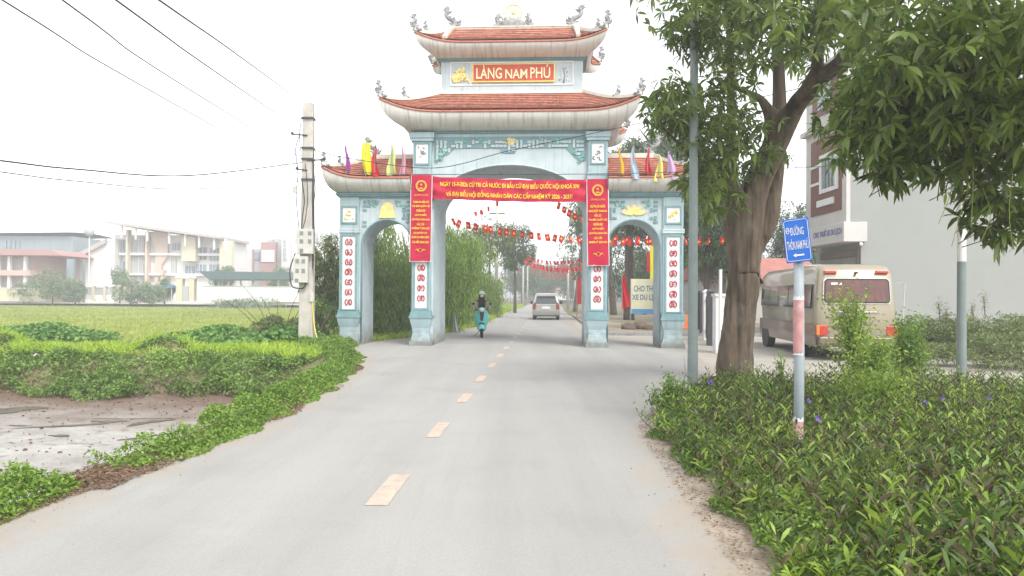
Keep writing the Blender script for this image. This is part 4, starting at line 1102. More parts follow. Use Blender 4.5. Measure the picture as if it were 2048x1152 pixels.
# lamp post, near the right road edge
mat('post_paint', (.19, .228, .22), .55, .12, 3, streak=((.16, .19, .19), .55, .8, .5))
mat('post_white', (.66, .66, .62), .6, .1, 3, streak=((.42, .22, .08), .56, .72, .8))
p = at(1385, 790, 11.6); p.z = 0
o = thing('lamp_post', 'slim blue grey steel lamp post rising through the leaves left of the big trunk', 'lamp post', p)
b = MB(); b.lathe([(.14, 0), (.14, .02), (.085, .03), (.075, 1.2), (.066, 4), (.052, 8.2)], n=18); b.build('shaft', 'post_paint', o, smooth='auto')
b = MB(); b.tube([(0, 0, 8.1), (-.3, 0, 8.5), (-1.2, 0, 8.75)], .03, 8); b.build('arm', 'post_paint', o, smooth=True)
b = MB(); b.ball((-1.5, 0, 8.74), (.36, .13, .07), 12, 8); b.build('lamp_head', 'meter_grey', o, smooth=True)

p = at(1923, 766, 13.2); p.z = 0
o = thing('lamp_post', 'grey steel post, upper half white with rust, in front of the blank wall', 'lamp post', p)
b = MB(); b.lathe([(.15, 0), (.15, .02), (.082, .03), (.074, 2.25)], n=18); b.build('lower_shaft', 'post_paint', o, smooth='auto')
b = MB(); b.lathe([(.073, 2.252), (.066, 4.6), (.055, 8.2)], n=18); b.build('upper_shaft', 'post_white', o, smooth='auto')
b = MB(); b.tube([(0, 0, 8.1), (-.3, 0, 8.5), (-1.2, 0, 8.75)], .03, 8); b.build('arm', 'post_white', o, smooth=True)

# street name sign
mat('sign_blue', (.010, .12, .50), .35, .06, 3, spec=.5); mat('sign_post', (.30, .34, .36), .55, .1, 4, streak=((.2, .2, .2), .55, .8, .4), dirt=((.42, .40, .36), .62, .75, .6, 7)); mat('band_red', (.46, .24, .23), .65, .2, 9, dirt=((.6, .5, .48), .5, .7, .6, 8))
YS = 6.5; sx = at(1597, 700, YS).x
def sz_(py): return at(1597, py, YS).z
o = thing('street_sign', 'blue street name sign with white arrow on a grey post with faded red bands', 'street sign', (sx, YS, 0))
b = MB(); b.tube([(0, 0, 0), (0.008, 0, 1.0), (-.004, 0, sz_(440))], .043, 20); b.build('post', 'sign_post', o, smooth=True)
for (a_, c_) in ((705, 600), (872, 842)):
    z0, z1 = sz_(a_), sz_(c_)
    b = MB(); b.lathe([(.0455, z0), (.0455, z1)], n=20)
    q = b.build('band', 'band_red', o, smooth='auto')
    for zz, h_ in ((z1, .045), (z0 - .02, .02)):
        b = MB(); n = 20; vv = []
        for k in range(n): vv.append((.0462 * math.cos(2 * PI * k / n), .0462 * math.sin(2 * PI * k / n), zz))
        for k in range(n): vv.append((.0462 * math.cos(2 * PI * k / n), .0462 * math.sin(2 * PI * k / n), zz + h_ * (.35 + .65 * ((k * 7) % 5) / 4)))
        b.add(vv, [(k, (k + 1) % n, n + (k + 1) % n, n + k) for k in range(n)]); b.build('band_edge', 'white_paint', o)
zc_ = (sz_(433) + sz_(530)) / 2; hh_ = .192
SM = Matrix.Translation((-.035, -.055, zc_)) @ Matrix.Rotation(R(-30), 4, 'Z') @ Matrix.Rotation(R(-6), 4, 'Y') @ Matrix.Diagonal((.84, 1, 1, 1))
b = MB(); b.box(-.128, .128, -.004, .004, -hh_, hh_, SM); pl_ = b.build('sign_plate', 'sign_blue', o, bevel=.003)
b = MB()
W2, H2 = .116, hh_ - .014
b.tube([SM @ Vector(q) for q in [(-W2 + .015, -.006, -H2), (W2 - .015, -.006, -H2), (W2, -.006, -H2 + .015), (W2, -.006, H2 - .015), (W2 - .015, -.006, H2), (-W2 + .015, -.006, H2), (-W2, -.006, H2 - .015), (-W2, -.006, -H2 + .015), (-W2 + .015, -.006, -H2)]], .0028, 4)
b.build('border', 'white_paint', pl_)
b = MB(); text(b, 'ĐƯỜNG', -.060, .072, .045, .135, -.0055, .001, .006, SM); text(b, 'THÔN NAM PHÚ', -.103, .104, -.08, .015, -.0055, .001, .004, SM)
b.prism([(-.055, -.13), (-.025, -.112), (-.025, -.123), (.055, -.123), (.055, -.137), (-.025, -.137), (-.025, -.148)], -.0075, -.0055, SM); b.build('lettering', 'white_paint', pl_)
b = MB(); b.tube([SM @ Vector((-.086 + .016 * math.cos(k * PI / 6), -.006, .09 + .026 * math.sin(k * PI / 6))) for k in range(13)], .003, 4); b.tube([SM @ Vector((-.094, -.006, .085)), SM @ Vector((-.086, -.006, .10)), SM @ Vector((-.078, -.006, .085))], .003, 4); b.build('emblem', 'white_paint', pl_)
b = MB(); b.box(-.05, .05, -.01, .035, zc_ + .08, zc_ + .10); b.box(-.05, .05, -.01, .035, zc_ - .10, zc_ - .08); b.build('clamp', 'dark_metal', o)
# ================================================================== VEHICLES
mat('car_silver', (.40, .39, .36), .3, .03, 2, metal=.35, spec=.5, coat=.4)
mat('car_dark', (.03, .03, .032), .5, .1); mat('glass_dark', (.03, .045, .05), .08, .1, 2, spec=.8)
mat('lamp_red', (.55, .02, .02), .25, .1, 6, spec=.6, coat=.5); mat('lamp_amber', (.70, .22, .04), .25, .1, 6, coat=.5); mat('lamp_clear', (.7, .7, .68), .15, .1, coat=.5)
mat('chrome', (.6, .6, .6), .15, .05, metal=.9)
mat('plate_white', (.75, .75, .72), .5, .05)
def hull(mb, prof, wf, cols=(-1, -.985, -.94, -.82, 0, .82, .94, .985, 1), shr=(.93, .965, .985, 1, 1, 1, .985, .965, .93)):
    cy = sum(p[0] for p in prof) / len(prof); cz = sum(p[1] for p in prof) / len(prof)
    n = len(prof); v = []; f = []
    for c_, s_ in zip(cols, shr):
        for (y, z) in prof:
            v.append((wf(z, y) * c_, cy + (y - cy) * (1 - (1 - s_) * .35), cz + (z - cz) * (1 - (1 - s_) * .6)))
    for i in range(len(cols) - 1):
        for k in range(n):
            k2 = (k + 1) % n; f.append((i * n + k, (i + 1) * n + k, (i + 1) * n + k2, i * n + k2))
    f.append(tuple(range(n))); f.append(tuple(range(len(cols) * n - 1, (len(cols) - 1) * n - 1, -1)))
    mb.add(v, f)
def wheel(parent, x, y, r, wd, rim='chrome'):
    sgn = 1 if x > 0 else -1
    RM = Matrix.Translation((x, y, r)) @ Matrix.Rotation(R(90), 4, 'Y')
    t = MB(); t.lathe([(r * .62, -wd / 2), (r * .93, -wd / 2), (r, -wd * .3), (r, wd * .3), (r * .93, wd / 2), (r * .62, wd / 2)], n=28, M=RM)
    o_ = t.build('wheel', 'black_rubber', parent, smooth='auto')
    k = MB(); k.lathe([(r * .6, wd * .1), (r * .6, wd * .50), (r * .5, wd * .44), (r * .2, wd * .40), (r * .16, wd * .5), (.01, wd * .5)] if sgn > 0 else [(.01, -wd * .5), (r * .16, -wd * .5), (r * .2, -wd * .40), (r * .5, -wd * .44), (r * .6, -wd * .50), (r * .6, -wd * .1)], n=20, M=RM)
    for j in range(6):
        a_ = j * PI / 3; k.tube([RM @ Vector((0, 0, sgn * wd * .46)), RM @ Vector((r * .55 * math.cos(a_), r * .55 * math.sin(a_), sgn * wd * .47))], r * .07, 5)
    k.build('rim', rim, o_, smooth='auto')

# ---- silver people carrier driving away
Yc = 47.5; p = at(1092, 637, Yc)
car = thing('car', 'silver people carrier driving away beyond the middle arch', 'car', (p.x, Yc, .012), R(-3))
prof = [(.06, .28), (.0, .36), (-.02, .62), (.05, .66), (.06, .96), (.14, 1.02), (.30, 1.46), (.40, 1.60), (.55, 1.66), (1.2, 1.72), (2.3, 1.70), (2.75, 1.62), (3.5, 1.14), (4.3, 1.0), (4.48, .8), (4.5, .4), (4.42, .26), (3.9, .24), (1.0, .24)]
def wcar(z, y): return .88 - .20 * max(0, (z - .98) / .74) - .04 * max(0, (.4 - z) / .2)
b = MB(); hull(b, prof, wcar); b.build('body', 'car_silver', car, smooth='auto')
def panel_on(prof_pts, name, m, parent, wscale, off=-.012):
    q = MB(); v = []
    for (y, z) in prof_pts:
        for s in (-1, 1): v.append((s * wscale * wcar(z, y), y + off, z))
    n = len(prof_pts); q.add(v, [(2 * i, 2 * i + 1, 2 * i + 3, 2 * i + 2) for i in range(n - 1)]); return q.build(name, m, parent)
panel_on([(.155, 1.05), (.24, 1.28), (.31, 1.48), (.36, 1.55)], 'rear_window', 'glass_dark', car, .82, -.03)
for s in (-1, 1):
    q = MB(); q.add([(s * (wcar(1.06, 0) + .004), .5, 1.06), (s * (wcar(1.06, 0) + .004), 3.3, 1.06), (s * (wcar(1.55, 0) + .004), 2.75, 1.55), (s * (wcar(1.55, 0) + .004), .62, 1.55)], [(0, 1, 2, 3)]); q.build('side_window', 'glass_dark', car)
    q = MB(); q.prism([(s * .66, .70), (s * .855, .70), (s * .83, 1.00), (s * .70, 1.16), (s * .64, .95)][::s], -.01, .2); q.build('tail_lamp', mat('lamp_red_dim', (.26, .035, .025), .3, .1, 6, spec=.5, coat=.3), car, bevel=.01)
    q = MB(); q.ball((s * 1.0, 3.0, 1.08), (.11, .07, .09), 10, 7); q.tube([(s * .85, 3.0, 1.05), (s * .95, 3.0, 1.06)], .025, 6); q.build('mirror', 'car_dark', car, smooth=True)
    for y in (.75, 3.65): wheel(car, s * .76, y, .32, .21)
q = MB(); q.box(-.26, .26, .03, .06, .72, .86); q.build('number_plate', 'plate_white', car)
q = MB(); q.box(-.38, .38, .03, .07, .90, .95); q.build('trim_bar', 'chrome', car)
q = MB(); q.box(-.60, .60, .0, .10, 1.60, 1.64); q.build('spoiler', 'car_silver', car, bevel=.01)
q = MB(); q.box(-.8, .8, .05, .3, .22, .34); q.tube([(.4, .1, .24), (.4, -.05, .24)], .03, 8); q.build('underbody', 'car_dark', car)

# ---- cream minibus parked by the wall
mat('bus_cream', (.33, .28, .20), .3, .05, 1.2, metal=.25, spec=.5, coat=.5, streak=((.33, .29, .23), .6, .85, .3)); mat('bus_bronze', (.20, .155, .125), .3, .08, 2, metal=.35, coat=.4)
mat('bus_glass', (.045, .045, .045), .06, .6, 1.4, spec=.9); mat('curtain_red', (.05, .03, .028), .35, .1, 3, rgb2=(.17, .05, .04), sz=(2.5, 1, .6), spec=.7)
hd = math.atan(.10); rl = Vector((7.62, 18.5, .012)); bw = .97
bus = thing('minibus', 'cream and bronze minibus with red curtains parked behind the trees by the blank wall', 'minibus', rl + Vector((math.cos(hd) * bw, -math.sin(hd) * bw, 0)), -hd)
prof = [(.12, .34), (.03, .42), (.0, .70), (.02, 1.3), (.06, 1.9), (.12, 2.22), (.25, 2.36), (.5, 2.43), (1.2, 2.45), (5.6, 2.42), (6.2, 2.28), (6.65, 1.6), (6.9, 1.1), (6.95, .5), (6.85, .34), (6.0, .30), (1.0, .30)]
def wbus(z, y): return bw - .10 * max(0, (z - 1.2) / 1.25) ** 1.3 - .03 * max(0, (.6 - z) / .3) - (.25 * max(0, (y - 6) / .95) ** 2)
b = MB(); hull(b, prof, wbus, shr=(.80, .91, .965, 1, 1, 1, .965, .91, .80)); body_ = b.build('body', 'bus_cream', bus, smooth='auto')
b = MB()                                               # bronze lower flank, slightly proud
for s in (-1, 1):
    b.grid(lambda u, v_: (s * (wbus(.34 + .56 * v_, u * 6.2) + .004), .10 + 6.0 * u, .34 + .56 * v_), 16, 4)
b.build('lower_panel', 'bus_bronze', bus)
for s in (-1, 1):
    for k in range(5):
        y0 = .55 + k * 1.08; q = MB()
        q.grid(lambda u, v_: (s * (wbus(1.30 + .62 * v_, y0) + .007), y0 + 1.03 * u, 1.30 + .62 * v_), 6, 4); q.build('side_window', 'bus_glass', bus)
    q = MB(); q.prism([(s * .70, .64), (s * .90, .64), (s * .90, .88), (s * .70, .88)][::s], -.02, .1); q.build('tail_lamp', 'lamp_red', bus, bevel=.012)
    q = MB(); q.prism([(s * .86, .64), (s * .965, .64), (s * .965, .88), (s * .86, .88)][::s], -.012, .14); q.build('indicator', 'lamp_amber', bus, bevel=.012)
    q = MB(); q.prism([(s * .36 + .13 * k, z) for k, z in ((-1, 2.225), (1, 2.225), (1, 2.29), (-1, 2.29))] if 0 else [(s * .62 - .16, 2.19), (s * .62 + .16, 2.19), (s * .62 + .14, 2.26), (s * .62 - .14, 2.26)], .055, .2); q.build('upper_lamp', 'lamp_red', bus, bevel=.012)
    for y in (1.55, 5.35):
        wheel(bus, s * .83, y, .36, .22)
        q = MB(); RM = Matrix.Translation((s * (wbus(.5, y) - .0), y, .40)) @ Matrix.Rotation(R(90), 4, 'Y')
        q.lathe([(.43, -.010), (.43, .010)], n=28, M=RM); q.build('wheel_arch', 'car_dark', bus)
q = MB(); q.box(-.03, .03, .02, .14, 2.18, 2.23); q.build('rear_camera', 'car_dark', bus)
pts = [(-.74, 1.46), (-.78, 1.52), (-.76, 1.98), (-.70, 2.04), (.70, 2.04), (.76, 1.98), (.78, 1.52), (.74, 1.46)]
def lean(mb, poly, y0, y1):      # rear panels follow the slight lean of the back wall
    n0 = len(mb.v); mb.prism(poly, y0, y1); mb.v[n0:] = [(x, y + .012 + (z - 1.3) * .065, z) for x, y, z in mb.v[n0:]]
q = MB(); lean(q, [(x * 1.045, 1.75 + (z - 1.75) * 1.10) for x, z in pts], -.012, .05); rw = q.build('window_seal', 'white_paint', bus)
q = MB(); lean(q, [(x * 1.02, 1.75 + (z - 1.75) * 1.04) for x, z in pts], -.018, .05); q.build('seal', 'car_dark', rw)
q = MB(); lean(q, [(x * .98, 1.75 + (z - 1.75) * .93) for x, z in pts], -.024, .05); q.build('rear_window', 'curtain_red', rw)
q = MB(); lean(q, [(-.62, 1.90), (-.36, 1.90), (-.36, 1.955), (-.62, 1.955)], -.029, 0); q.build('sticker', 'plate_white', rw)
q = MB(); q.box(-.93, .93, -.10, .12, .42, .60); q.build('bumper', 'bus_bronze', bus, bevel=.03)
q = MB(); q.tube([(-.55, -.005, 1.22), (.55, -.005, 1.22)], .015, 6); q.build('trim_bar', 'chrome', bus)
q = MB(); q.tube([(bw - .08, .2, 1.0), (bw + .16, .1, 1.0), (bw + .20, .1, 1.95), (bw + .02, .1, 1.95)], .015, 6); q.build('ladder_rail', 'meter_grey', bus)
for s in (-1, 1):
    q = MB(); q.tube([(s * .85, 6.5, 2.0), (s * 1.15, 6.8, 1.9)], .02, 6); q.ball((s * 1.17, 6.82, 1.7), (.07, .05, .2), 8, 6); q.build('mirror', 'car_dark', bus, smooth=True)

# ---- turquoise scooter coming towards the camera
mat('scooter_teal', (.10, .55, .52), .3, .04, 3, spec=.5, coat=.5); mat('seat_brown', (.10, .05, .035), .6, .2)
Ys = 28.0; p = at(963, 672, Ys)
SR = R(3)
scoot = thing('scooter', 'turquoise scooter ridden towards the camera on the left side of the road', 'scooter', (p.x, Ys, .012), SR)
def swheel(y, r=.235, wd=.11):
    RM = Matrix.Translation((0, y, r)) @ Matrix.Rotation(R(90), 4, 'Y')
    t = MB(); t.lathe([(r * .6, -wd * .4), (r * .85, -wd * .5), (r * .97, -wd * .28), (r, 0), (r * .97, wd * .28), (r * .85, wd * .5), (r * .6, wd * .4)], n=26, M=RM)
    o_ = t.build('wheel', 'black_rubber', scoot, smooth=True)
    k = MB(); k.lathe([(.01, -.04), (r * .6, -.035), (r * .6, .035), (.01, .04)], n=18, M=RM); k.build('rim', 'chrome', o_, smooth='auto')
swheel(-.62); swheel(.62)
q = MB()                                                 # leg shield, broad at hip height and narrow over the fender
q.grid(lambda u, v_: ((u - .5) * 2 * (.15 + .12 * math.sin(min(1, v_ * 1.25) * PI * .62)) * (1 if v_ < .8 else 1 - (v_ - .8) * 1.2), -.40 + .10 * v_ + .20 * (abs(u - .5) * 2) ** 2.2, .36 + .62 * v_), 14, 14)
q.grid(lambda u, v_: ((u - .5) * 2 * (.15 + .12 * math.sin(min(1, v_ * 1.25) * PI * .62)) * (1 if v_ < .8 else 1 - (v_ - .8) * 1.2), -.36 + .10 * v_ + .20 * (abs(u - .5) * 2) ** 2.2, .36 + .62 * v_), 14, 14)
q.build('leg_shield', 'scooter_teal', scoot, smooth=True)
q = MB(); q.grid(lambda u, v_: ((v_ - .5) * .18, -.62 + .275 * math.cos(.45 + 1.9 * u) * -1 * -1 * (1 if 1 else 0) * -1, .235 + .275 * math.sin(.45 + 1.9 * u) - .05 * (abs(v_ - .5) * 2) ** 2), 14, 8); q.build('front_fender', 'scooter_teal', scoot, smooth=True)
q = MB(); q.tube([(-.075, -.60, .24), (-.075, -.56, .55)], .02, 7); q.tube([(.075, -.60, .24), (.075, -.56, .55)], .02, 7); q.box(-.09, .09, -.60, -.50, .50, .56); q.build('fork', 'car_dark', scoot)
q = MB(); q.prism([(-.05, .62), (.05, .62), (.085, .95), (-.085, .95)], -.43, -.40); q.build('front_grille', 'car_dark', scoot, bevel=.01)
q = MB(); q.ball((0, -.36, 1.02), (.14, .11, .10), 16, 10); hb = q.build('handlebar_cover', 'scooter_teal', scoot, smooth=True)
q = MB(); q.ball((0, -.445, 1.02), (.075, .05, .07), 14, 9); q.build('headlamp', 'lamp_clear', hb, smooth=True)
q = MB(); q.tube([(-.34, -.26, 1.03), (-.15, -.33, 1.03), (.15, -.33, 1.03), (.34, -.26, 1.03)], .018, 8); q.build('handlebar', 'car_dark', scoot, smooth=True)
for s in (-1, 1):
    q = MB(); q.tube([(s * .2, -.32, 1.05), (s * .30, -.34, 1.22)], .008, 5); q.ball((s * .31, -.34, 1.25), (.055, .02, .045), 10, 7); q.build('mirror', 'car_dark', scoot, smooth=True)
    q = MB(); q.ball((s * .135, -.42, .93), (.035, .03, .025), 8, 6); q.build('indicator', 'lamp_amber', scoot, smooth=True)
q = MB(); q.box(-.16, .16, -.26, .15, .27, .33); q.build('floorboard', 'scooter_teal', scoot, bevel=.02)
q = MB(); q.grid(lambda u, v_: (.17 * math.sin(v_ * PI * 2) * (1 - .5 * u) * (1 if u > .02 else .9), .12 + .80 * u, .50 + .04 * u + .24 * math.cos(v_ * PI * 2) * (1 - .45 * u)), 10, 18); q.build('rear_body', 'scooter_teal', scoot, smooth=True)
q = MB(); q.ball((0, .42, .77), (.15, .42, .07), 16, 8); q.build('seat', 'seat_brown', scoot, smooth=True)
q = MB(); q.tube([(.13, .55, .25), (.15, .9, .33)], .035, 8); q.build('exhaust', 'chrome', scoot, smooth=True)
q = MB(); q.tube([(.0, .2, .3), (-.26, .2, .02)], .012, 6); q.build('stand', 'car_dark', scoot)

# ---- the rider
mat('skin', (.50, .32, .23), .6, .06, 8); mat('cloth_dark', (.025, .028, .035), .85, .3, 9, bump=.2); mat('sleeve', (.36, .25, .25), .85, .3, 14); mat('helmet', (.52, .62, .52), .3, .05, 4, coat=.4); mat('hair', (.02, .015, .012), .6, .2); mat('mask', (.78, .78, .76), .8, .05); mat('shoe', (.60, .60, .58), .6, .1)
def skin_obj(name, nodes, edges, m, parent, sub=2):
    me = bpy.data.meshes.new(name); me.from_pydata([n_[0] for n_ in nodes], edges, [])
    ob = bpy.data.objects.new(name, me); C.objects.link(ob)
    md = ob.modifiers.new('skin', 'SKIN')
    for v_, n_ in zip(me.skin_vertices[0].data if me.skin_vertices else [], nodes): v_.radius = n_[1] if hasattr(n_[1], '__len__') else (n_[1],) * 2
    if not me.skin_vertices: pass
    ss = ob.modifiers.new('sub', 'SUBSURF'); ss.levels = sub; ss.render_levels = sub
    return ob
def skinned(name, nodes, edges, m, parent, sub=2):
    ob = skin_obj(name, nodes, edges, m, parent, sub)
    me = ob.data
    if not me.skin_vertices:
        bpy.context.view_layer.objects.active = ob
        import bmesh
        bm = bmesh.new(); bm.from_mesh(me); lay = bm.verts.layers.skin.verify()
        for i, v_ in enumerate(bm.verts):
            r_ = nodes[i][1]; v_[lay].radius = r_ if hasattr(r_, '__len__') else (r_, r_); v_[lay].use_root = (i == 0)
        bm.to_mesh(me); bm.free()
    dg = bpy.context.evaluated_depsgraph_get(); dg.update()
    m2 = bpy.data.meshes.new_from_object(ob.evaluated_get(dg)); m2.name = name
    m2.materials.clear(); m2.materials.append(MATS[m]); m2.shade_smooth()
    bpy.data.objects.remove(ob)
    o_ = bpy.data.objects.new(name, m2); C.objects.link(o_); o_.parent = parent
    return o_
rider = thing('person', 'scooter rider in pale green helmet, white face mask, dark vest and pinkish grey sleeves', 'person', (p.x, Ys, .012), SR)
N = [((0, .34, .88), (.15, .11)), ((0, .30, 1.05), (.13, .09)), ((0, .24, 1.24), (.16, .10)), ((0, .21, 1.36), (.10, .07)), ((0, .19, 1.43), .05), ((0, .17, 1.52), (.07, .08)), ((0, .165, 1.60), (.075, .09)), ((0, .17, 1.66), (.05, .06))]
E = [(0, 1), (1, 2), (2, 3), (3, 4), (4, 5), (5, 6), (6, 7)]
for s in (-1, 1):
    b0 = len(N)
    N += [((s * .17, .22, 1.33), .062), ((s * .265, .10, 1.17), .045), ((s * .30, -.10, 1.08), .036), ((s * .29, -.235, 1.055), .026),
          ((s * .10, .30, .86), .09), ((s * .155, .02, .80), .075), ((s * .17, -.14, .72), .062), ((s * .14, -.08, .50), .05), ((s * .13, -.06, .385), .035), ((s * .14, -.17, .362), .032)]
    E += [(3, b0), (b0, b0 + 1), (b0 + 1, b0 + 2), (b0 + 2, b0 + 3), (0, b0 + 4), (b0 + 4, b0 + 5), (b0 + 5, b0 + 6), (b0 + 6, b0 + 7), (b0 + 7, b0 + 8), (b0 + 8, b0 + 9)]
skinned('body', N, E, 'cloth_dark', rider)
for s in (-1, 1):
    skinned('sleeve', [((s * .165, .22, 1.335), .070), ((s * .268, .10, 1.17), .053), ((s * .302, -.10, 1.08), .043), ((s * .292, -.21, 1.06), .034)], [(0, 1), (1, 2), (2, 3)], 'sleeve', rider)
    hN = [((s * .29, -.225, 1.058), .024), ((s * .29, -.275, 1.052), (.032, .018))]; hE = [(0, 1)]
    for k in range(4):
        x = s * (.265 + .018 * k); b0 = len(hN); ln = (.026, .03, .031, .028)[k]
        hN += [((x, -.305, 1.056), .0095), ((x, -.318 - ln * .2, 1.035), .0085), ((x, -.300, 1.035 - ln * .6), .0075)]
        hE += [(1, b0), (b0, b0 + 1), (b0 + 1, b0 + 2)]
    b0 = len(hN); hN += [((s * .262, -.272, 1.04), .010), ((s * .258, -.285, 1.015), .008)]; hE += [(1, b0), (b0, b0 + 1)]
    skinned('hand', hN, hE, 'skin', rider, 1)
    q = MB(); q.ball((s * .14, -.14, .355), (.048, .12, .045), 12, 8); q.build('shoe', 'shoe', rider, smooth=True)
q = MB(); q.ball((0, .13, 1.585), (.078, .092, .105), 16, 12); q.ball((0, .035, 1.575), (.014, .02, .022), 8, 6); fc_ = q.build('face', 'skin', rider, smooth=True)
for s in (-1, 1):
    q = MB(); q.ball((s * .03, .048, 1.598), (.014, .008, .008), 8, 6); q.build('eye', 'hair', fc_, smooth=True)
    q = MB(); q.ball((s * .08, .14, 1.575), (.012, .02, .03), 8, 6); q.build('ear', 'skin', fc_, smooth=True)
q = MB(); q.ball((0, .095, 1.545), (.070, .078, .050), 14, 10); q.build('face_mask', 'mask', rider, smooth=True)
q = MB(); q.ball((0, .20, 1.55), (.10, .07, .15), 14, 10); q.tube([(-.07, .15, 1.58), (-.085, .13, 1.46), (-.07, .12, 1.36)], [.035, .035, .02], 7); q.tube([(.07, .15, 1.58), (.085, .13, 1.46), (.07, .12, 1.36)], [.035, .035, .02], 7); q.build('hair', 'hair', rider, smooth=True)
q = MB(); v0 = []
q.grid(lambda u, v_: (.122 * math.cos(u * 2 * PI) * math.cos(v_ * PI / 2), .16 + .14 * math.sin(u * 2 * PI) * math.cos(v_ * PI / 2), 1.615 + .125 * math.sin(v_ * PI / 2)), 22, 8)
q.grid(lambda u, v_: ((.122 + .02 * v_) * math.cos(PI + u * PI), .16 + (.14 + .05 * v_) * math.sin(PI + u * PI), 1.615 - .008 * v_), 16, 2)
q.build('helmet', 'helmet', rider, smooth=True)
# ================================================================== THE BIG TREE WITH WHORLED LEAVES
YT = 13.8
def limb(mb, pts, n=12):
    """pts: (px, py, Y, radius in photo px at that depth)"""
    P_ = [at(a_, b_, c_) for a_, b_, c_, r_ in pts]; Rr = [r_ * c_ / F_PX for a_, b_, c_, r_ in pts]
    S_ = spl(P_, 6); rr = []
    for i in range(len(P_) - 1):
        for k in range(6): rr.append(Rr[i] + (Rr[i + 1] - Rr[i]) * k / 6)
    rr.append(Rr[-1]); mb.tube(S_, rr, n); return S_
base = gnd(1471, 760); base.z = 0
tree = thing('tree', 'big broadleaf tree with thick forked trunk and hanging whorled leaves right of the road', 'tree', (0, 0, 0))
tb = MB()
# one continuous surface grown from a branching skeleton
TN = []; TE = []
def tnode(px, py, Y, r, prev=None):
    TN.append((tuple(at(px, py, Y)), .90 * r * Y / F_PX)); 
    if prev is not None: TE.append((prev, len(TN) - 1))
    return len(TN) - 1
n0 = tnode(1471, 785, YT, 52); n1 = tnode(1472, 735, YT, 43, n0); n2 = tnode(1475, 670, YT, 38, n1); n3 = tnode(1482, 590, YT, 38, n2); n4 = tnode(1486, 510, YT, 42, n3); n5 = tnode(1488, 440, YT, 44, n4)
m1 = tnode(1508, 375, YT, 34, n5); m2 = tnode(1536, 320, YT - .1, 31, m1); m3 = tnode(1566, 262, YT - .3, 27, m2); m4 = tnode(1592, 210, YT - .7, 23, m3); m5 = tnode(1632, 165, YT - 1.5, 20, m4); m6 = tnode(1690, 118, YT - 2.6, 17, m5); m7 = tnode(1752, 55, YT - 4.0, 15, m6); m8 = tnode(1820, -30, YT - 5.2, 13, m7); m9 = tnode(1900, -130, YT - 6, 9, m8)
a0 = tnode(1510, 500, YT + .42, 20, n3); a1 = tnode(1536, 435, YT + .40, 27, a0); a2 = tnode(1548, 350, YT + .4, 23, a1); a3 = tnode(1560, 260, YT + .4, 18, a2); a4 = tnode(1558, 160, YT + .3, 15, a3); a5 = tnode(1552, 40, YT + .2, 13, a4); a6 = tnode(1548, -90, YT, 9, a5)
c1 = tnode(1462, 380, YT - .1, 19, n5); c2 = tnode(1462, 300, YT - .2, 13, c1); c3 = tnode(1462, 200, YT - .3, 10, c2); c4 = tnode(1460, 90, YT - .4, 9, c3); c5 = tnode(1456, -30, YT - .5, 7, c4)
d1 = tnode(1520, 195, YT - .4, 8, m3); d2 = tnode(1470, 175, YT - .8, 6, d1); d3 = tnode(1400, 195, YT - 1.4, 4, d2)
e1 = tnode(1420, 345, YT - .9, 8, c1); e2 = tnode(1370, 300, YT - 1.6, 5, e1); e3 = tnode(1325, 255, YT - 2.1, 3, e2)
f1 = tnode(1640, 70, YT - 2.4, 8, m5); f2 = tnode(1640, -40, YT - 3, 6, f1)
g1 = tnode(1800, 110, YT - 5.0, 7, m7); g2 = tnode(1880, 180, YT - 5.8, 5, g1); g3 = tnode(1950, 280, YT - 6.3, 3.5, g2); g4 = tnode(1985, 380, YT - 6.5, 2.2, g3)
h1 = tnode(1740, 130, YT - 4.4, 6, m6); h2 = tnode(1740, 215, YT - 5, 3, h1)
MATS['stem_brown']
tr_ = skinned('trunk', TN, TE, 'bark', tree, 2)
tex = bpy.data.textures.new('bark_relief', 'CLOUDS'); tex.noise_scale = .14; tex.noise_depth = 3
me = tr_.data                                            # furrowed bark relief pushed into the mesh
s2 = tr_.modifiers.new('fine', 'SUBSURF'); s2.levels = 2; s2.render_levels = 2
dg = bpy.context.evaluated_depsgraph_get(); dg.update(); m2_ = bpy.data.meshes.new_from_object(tr_.evaluated_get(dg)); tr_.modifiers.clear(); tr_.data = m2_
nv = len(m2_.vertices); co = np.zeros(nv * 3, np.float32); no = np.zeros(nv * 3, np.float32)
m2_.vertices.foreach_get('co', co); m2_.vertices.foreach_get('normal', no); co = co.reshape(-1, 3); no = no.reshape(-1, 3)
amp = np.clip((13.95 - np.abs(co[:, 1] - 13.8) - 12.0) / 2, .2, 1) * np.clip((4.8 - co[:, 2]) / 3, .12, 1)
dsp = np.array([noise.noise(Vector((x * 9, y * 9, z * 1.5))) * .6 + noise.noise(Vector((x * 22, y * 22, z * 4))) * .4 + 1.2 * noise.noise(Vector((x * 2.2, y * 2.2, z * 1.6))) for x, y, z in co.tolist()])
rid = np.array([abs(noise.noise(Vector((x * 13, y * 13, z * 1.9)))) for x, y, z in co.tolist()])
co = co + no * ((dsp * .045 - rid * .05) * amp)[:, None]
m2_.vertices.foreach_set('co', co.ravel().astype(np.float32)); m2_.update(); m2_.shade_smooth()
kn = MB()
for (px, py, r) in ((1458, 575, .12),):
    c = at(px, py, YT - .30); kn.ball(c + Vector((0, .12, 0)), (r, .14, r * .8), 12, 8)


